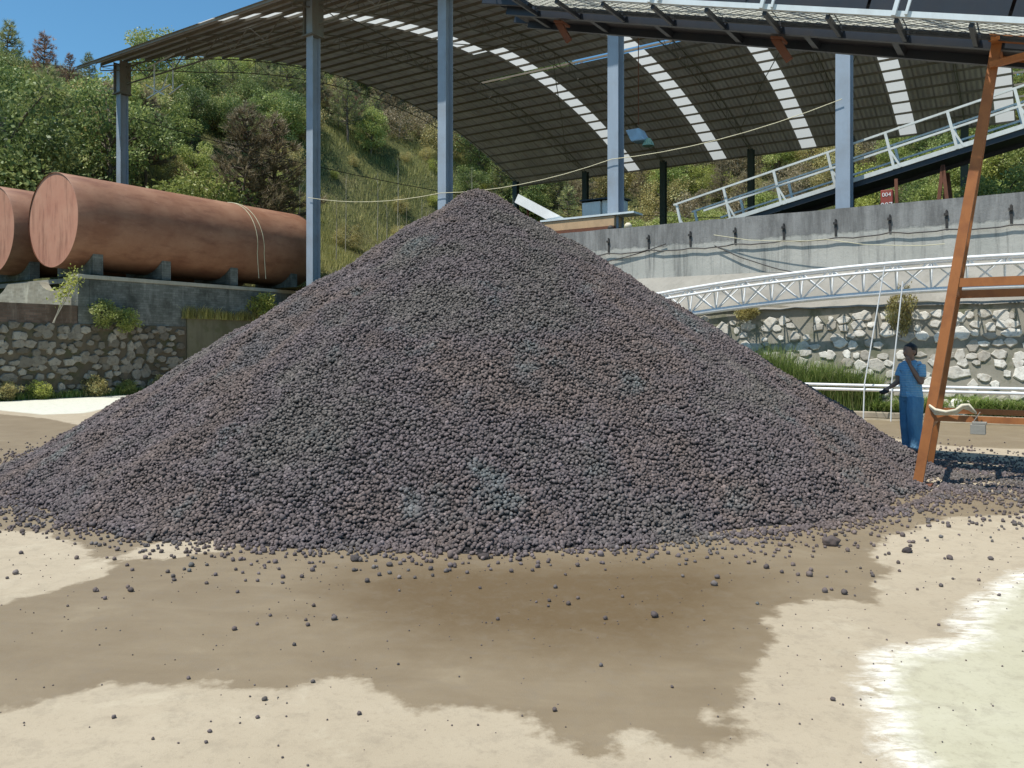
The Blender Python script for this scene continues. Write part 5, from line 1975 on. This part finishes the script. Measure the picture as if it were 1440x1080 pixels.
HT_KIND = {'broad_dark': 8.5, 'broad_mid': 7.2, 'pine': 9.3, 'dead': 7.2, 'red': 8.2, 'shrub': 3.2, 'olive': 3.6, 'dryshrub': 3.4}
PLACED = []
def put(kind, A, B, where, scale=1.0, sz=1.0, dz=0.0):
    lst, name, lab, cat = KINDS[kind]
    q = W(A, B)
    px_ = 720 + F * q.x / q.y
    if px_ < 560:                       # keep the tree line of the hill's left shoulder low
        lim = np.interp(px_, [-100, 0, 30, 60, 110, 230, 330, 560], [60, 70, 95, 110, 118, 100, 60, 0])
        hmax = CAM_H + (HORIZON - lim) / F * q.y - hz(A, B)
        if hmax < 1.4: return
        if HT_KIND[kind] * scale * sz > hmax:
            if hmax < 0.55 * HT_KIND[kind] * scale * sz and kind not in ('shrub', 'olive', 'dryshrub'): kind = 'olive'; lst, name, lab, cat = KINDS[kind]
            scale = hmax / HT_KIND[kind] / sz
    crown, trunk = random.choice(lst)
    p = W(A, B)
    z = hz(A, B) + dz
    plant(name, p, z - 0.1, f"{lab} {where}", cat, f"{lab}s {where}", (("crown", crown), ("trunk", trunk)), scale, None, sz)
    PLACED.append((A, B))


def region(A, B):
    p = W(A, B); u = F * p.x / max(p.y, 1)
    if u < -560: return "on the hill left of the shed"
    if u < -290: return "on the hill behind the rusty tank"
    if u < 30: return "on the hill under the roof left of the heap's peak"
    if u < 560: return "behind the shed seen under the low roof edge"
    return "on the hill right of the shed roof's end"


def forest():
    rnd = random.Random(5)
    # left hill (rises with A) and back hill (rises with B)
    n = 0
    for A in np.arange(42.5, 94, 3.0):
        for B in np.arange(2, 118, 3.2):
            a, b = A + rnd.uniform(-1.3, 1.3), B + rnd.uniform(-1.4, 1.4)
            p = W(a, b); z = hz(a, b)
            if p.y < 12 or not in_view(p.x, p.y, z + 4, 4, 0): continue
            u = F * p.x / p.y
            v = 491 - F * (z - CAM_H) / p.y
            # grassy slope right of the tall column
            if -300 < u < -60 and v > 225: 
                if rnd.random() < 0.5: continue
                k = rnd.choice(['shrub', 'olive', 'olive'])
                put(k, a, b, region(a, b), rnd.uniform(0.28, 0.6)); n += 1; continue
            if -560 < u <= -300 and v > 250:
                k = rnd.choice(['shrub', 'olive', 'shrub', 'broad_mid']); sc = rnd.uniform(0.6, 0.95)
                put(k, a, b, region(a, b), sc * (0.6 if k == 'broad_mid' else 1)); n += 1; continue
            q = mnoise.noise((a * 0.07, b * 0.07, 0.3)) + rnd.uniform(-.28, .28)
            if u < -600: k = rnd.choice(['broad_dark', 'broad_dark', 'pine', 'broad_mid'])
            elif q > 0.22: k = rnd.choice(['dead', 'dryshrub', 'dead', 'red'])
            elif q > 0.02: k = rnd.choice(['olive', 'broad_mid', 'broad_mid', 'pine', 'shrub'])
            elif q > -0.2: k = rnd.choice(['broad_dark', 'pine', 'broad_mid', 'olive'])
            else: k = rnd.choice(['broad_dark', 'broad_mid', 'dead', 'pine'])
            sc = rnd.uniform(0.55, 0.9) if k not in ('shrub', 'olive', 'dryshrub') else rnd.uniform(0.9, 1.35)
            put(k, a, b, region(a, b), sc, rnd.uniform(0.85, 1.1)); n += 1
    for B in np.arange(66.5, 104, 3.2):
        for A in np.arange(-16, 43, 3.4):
            a, b = A + rnd.uniform(-1.4, 1.4), B + rnd.uniform(-1.3, 1.3)
            p = W(a, b); z = hz(a, b)
            if not in_view(p.x, p.y, z + 4, 4, 0): continue
            u = F * p.x / p.y
            # wholly hidden behind the roof
            vt = 491 - F * (z + 6 - CAM_H) / p.y
            if u < 560 and (491 - F * (z - CAM_H) / p.y) < 215: continue
            if u < 40: k = rnd.choice(['broad_dark', 'broad_mid', 'broad_dark'])
            elif u < 250: k = rnd.choice(['dead', 'dryshrub', 'olive', 'dryshrub', 'broad_mid'])
            elif u < 520: k = rnd.choice(['dryshrub', 'olive', 'shrub', 'broad_mid', 'dead'])
            else: k = rnd.choice(['broad_mid', 'broad_dark', 'shrub', 'broad_mid'])
            sc = rnd.uniform(0.6, 0.9) if k not in ('shrub', 'olive', 'dryshrub') else rnd.uniform(0.9, 1.4)
            put(k, a, b, region(a, b), sc, rnd.uniform(0.85, 1.1)); n += 1
    # shrubs on the terrace between shed end and far conveyor, right
    for (A, B, k, s) in ((1.2, 29, 'broad_mid', 0.42), (-0.8, 28.2, 'broad_mid', 0.5), (0.2, 31, 'shrub', 0.9), (-2.0, 30.5, 'broad_mid', 0.6), (2.6, 30.5, 'shrub', 0.7), (-3.4, 33, 'broad_mid', 0.7), (-0.5, 35, 'broad_dark', 0.6), (-4, 38, 'broad_mid', 0.8)):
        put(k, A, B, "on the terrace under the inclined conveyor", s)
    print("trees", n)


forest()


def special_trees():
    def at(px, depth): 
        x = (px - 720) / F * depth
        A = -x * DX - depth * DY; B = x * PX + depth * PY
        return A, B
    # tall pines at the upper left and a lone crown over the roof edge
    for (px, d, kind, topy, lab) in ((12, 56, 'pine', 30, "tall green pine at the top left corner against the sky"), (62, 60, 'red', 46, "dead reddish pine against the sky beside the tall green pine"),
                                     (98, 66, 'red', 75, "low reddish brown pine against the sky near the roof corner"), (125, 66, 'pine', 74, "small pine against the sky left of the roof corner"),
                                     (211, 92, 'broad_mid', 44, "lone green treetop poking over the left roof edge"),
                                     (70, 46, 'pine', 95, "bushy green pine on the hill above the partly hidden tank"), (18, 40, 'broad_dark', 110, "dark glossy tree at the left above the partly hidden tank"),
                                     (-15, 47, 'broad_dark', 70, "dark tree at the left end behind the glossy tree"),
                                     (150, 50, 'dead', 120, "brown pine directly behind the leftmost blue column"), (205, 52, 'dead', 130, "brown pine right of the leftmost blue column"),
                                     (280, 47, 'broad_mid', 135, "loose green tree rising behind the middle of the rusty tank"),
                                     (345, 54, 'dead', 150, "brown pine behind the rusty tank left of the tall column"), (385, 56, 'dead', 165, "brown pine close to the left side of the tall column")):
        A, B = at(px, d)
        z = hz(A, B)
        top = CAM_H + (491 - topy) / F * d
        lst, name, l0, cat = KINDS[kind]
        crown, trunk = random.choice(lst)
        H = {'pine': 9.0, 'red': 8.0, 'dead': 7.0, 'broad_mid': 7.0, 'broad_dark': 8.5}[kind]
        hh = max(3.5, top - z)
        sc = min(hh, 11.5) / H
        zb = top - min(hh, 11.5)
        p = W(A, B)
        plant(name, p, min(zb, z + 0.5) if hh <= 11.5 else z, lab, cat, None, (("crown", crown), ("trunk", trunk)), sc if hh <= 11.5 else 1, None, 1.0 if hh <= 11.5 else 1)
    # leafy weeds and shrubs near the left wall
    weeds = [(AW - 0.15, 15.6, 2.35, 0.30, 'broad_mid', "green weed bush growing out of the wall below the brick platform"),
             (AW - 0.15, 16.4, 2.20, 0.28, 'broad_mid', "leafy green weed hanging right of the weed bush on the rubble wall"),
             (AW - 0.25, 22.3, 2.9, 0.32, 'shrub', "bright green weed on the rendered wall near the heap"),
             (AW - 0.3, 12.4, 0.0, 0.19, 'olive', "weed at the foot of the rubble wall near the photo's left edge"),
             (AW - 0.3, 13.4, 0.0, 0.18, 'shrub', "yellow green weed at the foot of the rubble wall"),
             (AW - 0.3, 15.2, 0.0, 0.22, 'olive', "olive weed at the foot of the rubble wall below the sapling"),
             (AW - 0.3, 16.4, 0.0, 0.17, 'broad_mid', "small green weed at the foot of the rubble wall near the heap"),
             (AW - 0.3, 17.6, 0.0, 0.20, 'olive', "tiny weed at the foot of the rubble wall next to the heap")]
    for (A, B, z, s, k, lab) in weeds:
        src = SMALL[k]
        crown, trunk = random.choice(src)
        plant("weed", W(A, B), z, lab, "weed", None, (("leaves", crown), ("stem", trunk)), s, None, 1.0)
    # slender sapling leaning against the platform corner
    rng = np.random.default_rng(3)
    segs = []
    C, N = [], []
    for (a, b) in (((0, 0, 0), (0.75, 0.2, 1.5)), ((0, 0, 0), (0.55, 0.3, 1.65)), ((0.05, 0, 0), (0.35, 0.1, 1.2))):
        a, b = np.array(a), np.array(b)
        segs.append(([tuple(a), tuple((a + b) / 2 + np.array([0.06, 0, -0.03])), tuple(b)], [0.018, 0.013, 0.005]))
        for i in range(110):
            t = rng.uniform(0.62, 1.05)
            C.append(a + (b - a) * t + rng.normal(0, 0.13, 3)); N.append(rng.normal(0, 1, 3))
    V, Fc, T = leaf_quads(np.array(C), np.array(N) / 2, 0.10, rng.uniform(0.2, 1, len(C)), rng)
    plant("sapling", W(AW - 0.15, 13.9), 2.45, "slender two stemmed sapling leaning at the corner of the brick platform", "sapling", None,
          (("leaves", np_mesh("leaves", V, Fc, LEAF['lime'], T)), ("stem", limb_mesh("stem", segs, M['bark_pale']))), 1.0, TH + 0.2)
    # bush hanging on the stone wall above the person
    crown, trunk = SMALL['olive'][0]
    plant("wall_bush", W(3.0, 21.25), 2.0, "leafy bush growing from the stone wall above the person", "bush", None, (("leaves", crown), ("stem", trunk)), 0.15, None, 2.3)
    crown, trunk = SMALL['olive'][1]
    plant("wall_bush", W(6.7, 21.3), 2.35, "small bush growing on the stone wall under the middle of the white truss", "bush", None, (("leaves", crown), ("stem", trunk)), 0.16, None, 0.9)
    plant("wall_bush", W(10.4, 21.3), 2.35, "small bush growing on the stone wall close to the heap", "bush", None, (("leaves", crown), ("stem", trunk)), 0.16, None, 0.9)


SMALL = {k: [broad_tree(200 + 7 * j + i, 3.0, 1.9, lf, 2200, 0.26, 0.05) for i in range(2)] for j, (k, lf) in enumerate((('broad_mid', 'mid'), ('shrub', 'lime'), ('olive', 'olive')))}
special_trees()


def grasses():
    # reeds behind the kerb, clump by clump
    k = 0
    spots = [(A, random.uniform(0.75, 1.0)) for A in np.arange(9.6, 3.6, -0.42)]
    meshes = [blade_mesh("blades", 620, 0.30, 0.18, 1.25, 'reed', 300 + i, 0.011, 0.5) for i in range(3)]
    tall = blade_mesh("blades", 200, 0.35, 0.14, 2.0, 'reed', 330, 0.010, 0.35)
    for i, (A, s) in enumerate(spots):
        me = meshes[i % 3]
        tallness = 1.5 if 5.2 < A < 9 else 1.15
        e = empty("reed_clump", W(A, 20.86, 0.1), TH + random.uniform(-.2, .2))
        e.scale = (1, 1, s * tallness)
        link("blades", me, e)
        tag(e, "tall green reed clump growing between the kerb and the stone wall left of the person", "reeds", "reeds along the kerb left of the person", kind="thing")
    for A, lab in ((7.4, "tallest pale reed clump against the stone wall by the heap"),):
        e = empty("tall_reed_clump", W(A, 20.8, 0.1), TH)
        link("blades", tall, e); tag(e, lab, "reeds", kind="thing")
    for i, A in enumerate(np.arange(3.2, -2.5, -0.55)):
        e = empty("low_grass_clump", W(A, 20.85, 0.1), TH + random.uniform(-.2, .2))
        e.scale = (1.1, 1, random.uniform(0.28, 0.48))
        link("blades", meshes[i % 3], e)
        tag(e, "low green grass clump at the foot of the stone wall behind the trestle", "grass clump", "low grass clumps behind the trestle", kind="thing")
    # whitewashed stones in the bed
    for A, s, lab in ((1.75, 0.32, "large pale boulder behind the white rag at the foot of the wall"), (-0.2, 0.30, "large pale boulder at the foot of the wall by the photo's right edge")):
        o = bpy.data.objects.new("pale_boulder", pebble_mesh("pale_boulder", M['stone'], 3, 0.3, A))
        at_ = o.data.attributes.new("tone", 'FLOAT', 'POINT'); at_.data.foreach_set("value", [0.9] * len(o.data.vertices))
        COL.objects.link(o); o.location = W(A, 20.8, 0.22); o.scale = (s, s * .6, s * .9)
        tag(o, lab, "boulder")
    # grass on the left wall ledges
    lm = blade_mesh("blades", 260, 0.5, 0.12, 0.62, 'grass', 400, 0.010, 0.7)
    for i, B in enumerate((19.2, 20.0, 20.9, 21.7, 22.8, 23.7)):
        e = empty("ledge_grass", W(AW - 0.08, B, 2.75), TH + math.pi / 2)
        e.scale = (1, 1, random.uniform(0.7, 1.1))
        link("blades", lm, e)
        tag(e, "arching grass tuft on the ledge above the plain rendered wall", "grass tuft", "grass tufts above the rendered wall", kind="thing")
    lm2 = blade_mesh("blades", 240, 0.5, 0.12, 0.40, 'reed', 401, 0.012, 0.9)
    for i, B in enumerate(np.arange(10.5, 18.5, 0.75)):
        e = empty("wall_foot_grass", W(AW - 0.15, B, 0.0), TH + math.pi / 2)
        e.scale = (1, 1, random.uniform(0.6, 1.1))
        link("blades", lm2, e)
        tag(e, "ragged grass tuft at the foot of the rubble wall", "grass tuft", "grass tufts at the foot of the rubble wall", kind="thing")
    # grass over the hillside, one mass
    rng = np.random.default_rng(12)
    n = 420000
    A = rng.uniform(40, 84, n); B = rng.uniform(0, 92, n)
    X = -A * DX + B * PX; Y = -A * DY + B * PY
    Z = hill_h(A, B)
    u = F * X / np.maximum(Y, 1); v = 491 - F * (Z - CAM_H) / np.maximum(Y, 1)
    ok = (Y > 15) & (np.abs(u) < 740) & (v > 60) & ((np.abs(u + 180) < 150) | (rng.random(n) < 0.35))
    X, Y, Z = X[ok], Y[ok], Z[ok]
    m = len(X)
    hh = rng.uniform(0.25, 0.85, m) * (0.7 + 0.5 * np.sin(X * 0.9 + np.sin(Y * 0.7) * 2) * np.sin(Y * 1.1)); a = rng.uniform(0, 6.28, m); l = hh * rng.uniform(0.1, 0.6, m); w = rng.uniform(0.010, 0.026, m)
    dx, dy = np.cos(a), np.sin(a)
    V = np.stack([np.stack([X - dy * w, Y + dx * w, Z - 0.1], 1), np.stack([X + dy * w, Y - dx * w, Z - 0.1], 1), np.stack([X + dx * l, Y + dy * l, Z + hh], 1)], 1).reshape(-1, 3)
    T = np.repeat(np.clip(rng.normal(0.55, 0.2, m) + 0.2 * np.sin(X * .3) * np.sin(Y * .35), 0, 1), 3)
    o = link("hill_grass", np_mesh("hill_grass", V, np.arange(3 * m).reshape(m, 3), LEAF['grass'], T))
    tag(o, "rough yellow green grass covering the hillside", "grass", kind="stuff")
    # thin bare poles on the grassy slope
    for i, (A_, B_, h) in enumerate(((44, 50, 5.5), (45, 52, 6.0), (44.5, 55, 6.2), (47, 57, 6.5), (46, 60, 5.6), (49, 54, 5.0), (48, 62, 6.0), (45, 38, 6.8), (46, 45, 5.0), (50, 60, 6.0), (48, 48, 6.5), (51, 55, 6.2), (53, 60, 7.0), (52, 66, 6.0), (50, 68, 6.6), (47, 66, 5.5), (55, 70, 7.0), (49, 44, 6.0))):
        m_ = MB(); m_.tube([(0, 0, -0.3), (0.05, 0.02, h * 0.5), (0.02, 0.1, h)], [0.05, 0.035, 0.012], 6)
        for j in range(3): m_.tube([(0.03, 0.04, h * (0.6 + .12 * j)), (0.5 * math.cos(j * 2 + i), 0.5 * math.sin(j * 2 + i), h * (0.75 + .12 * j))], [0.014, 0.006], 4)
        o = m_.build("bare_stem", M['bark_pale'], None, W(A_, B_, hz(A_, B_)))
        tag(o, "thin bare pale stem standing on the grassy slope", "bare stem", "bare stems on the grassy slope")


grasses()
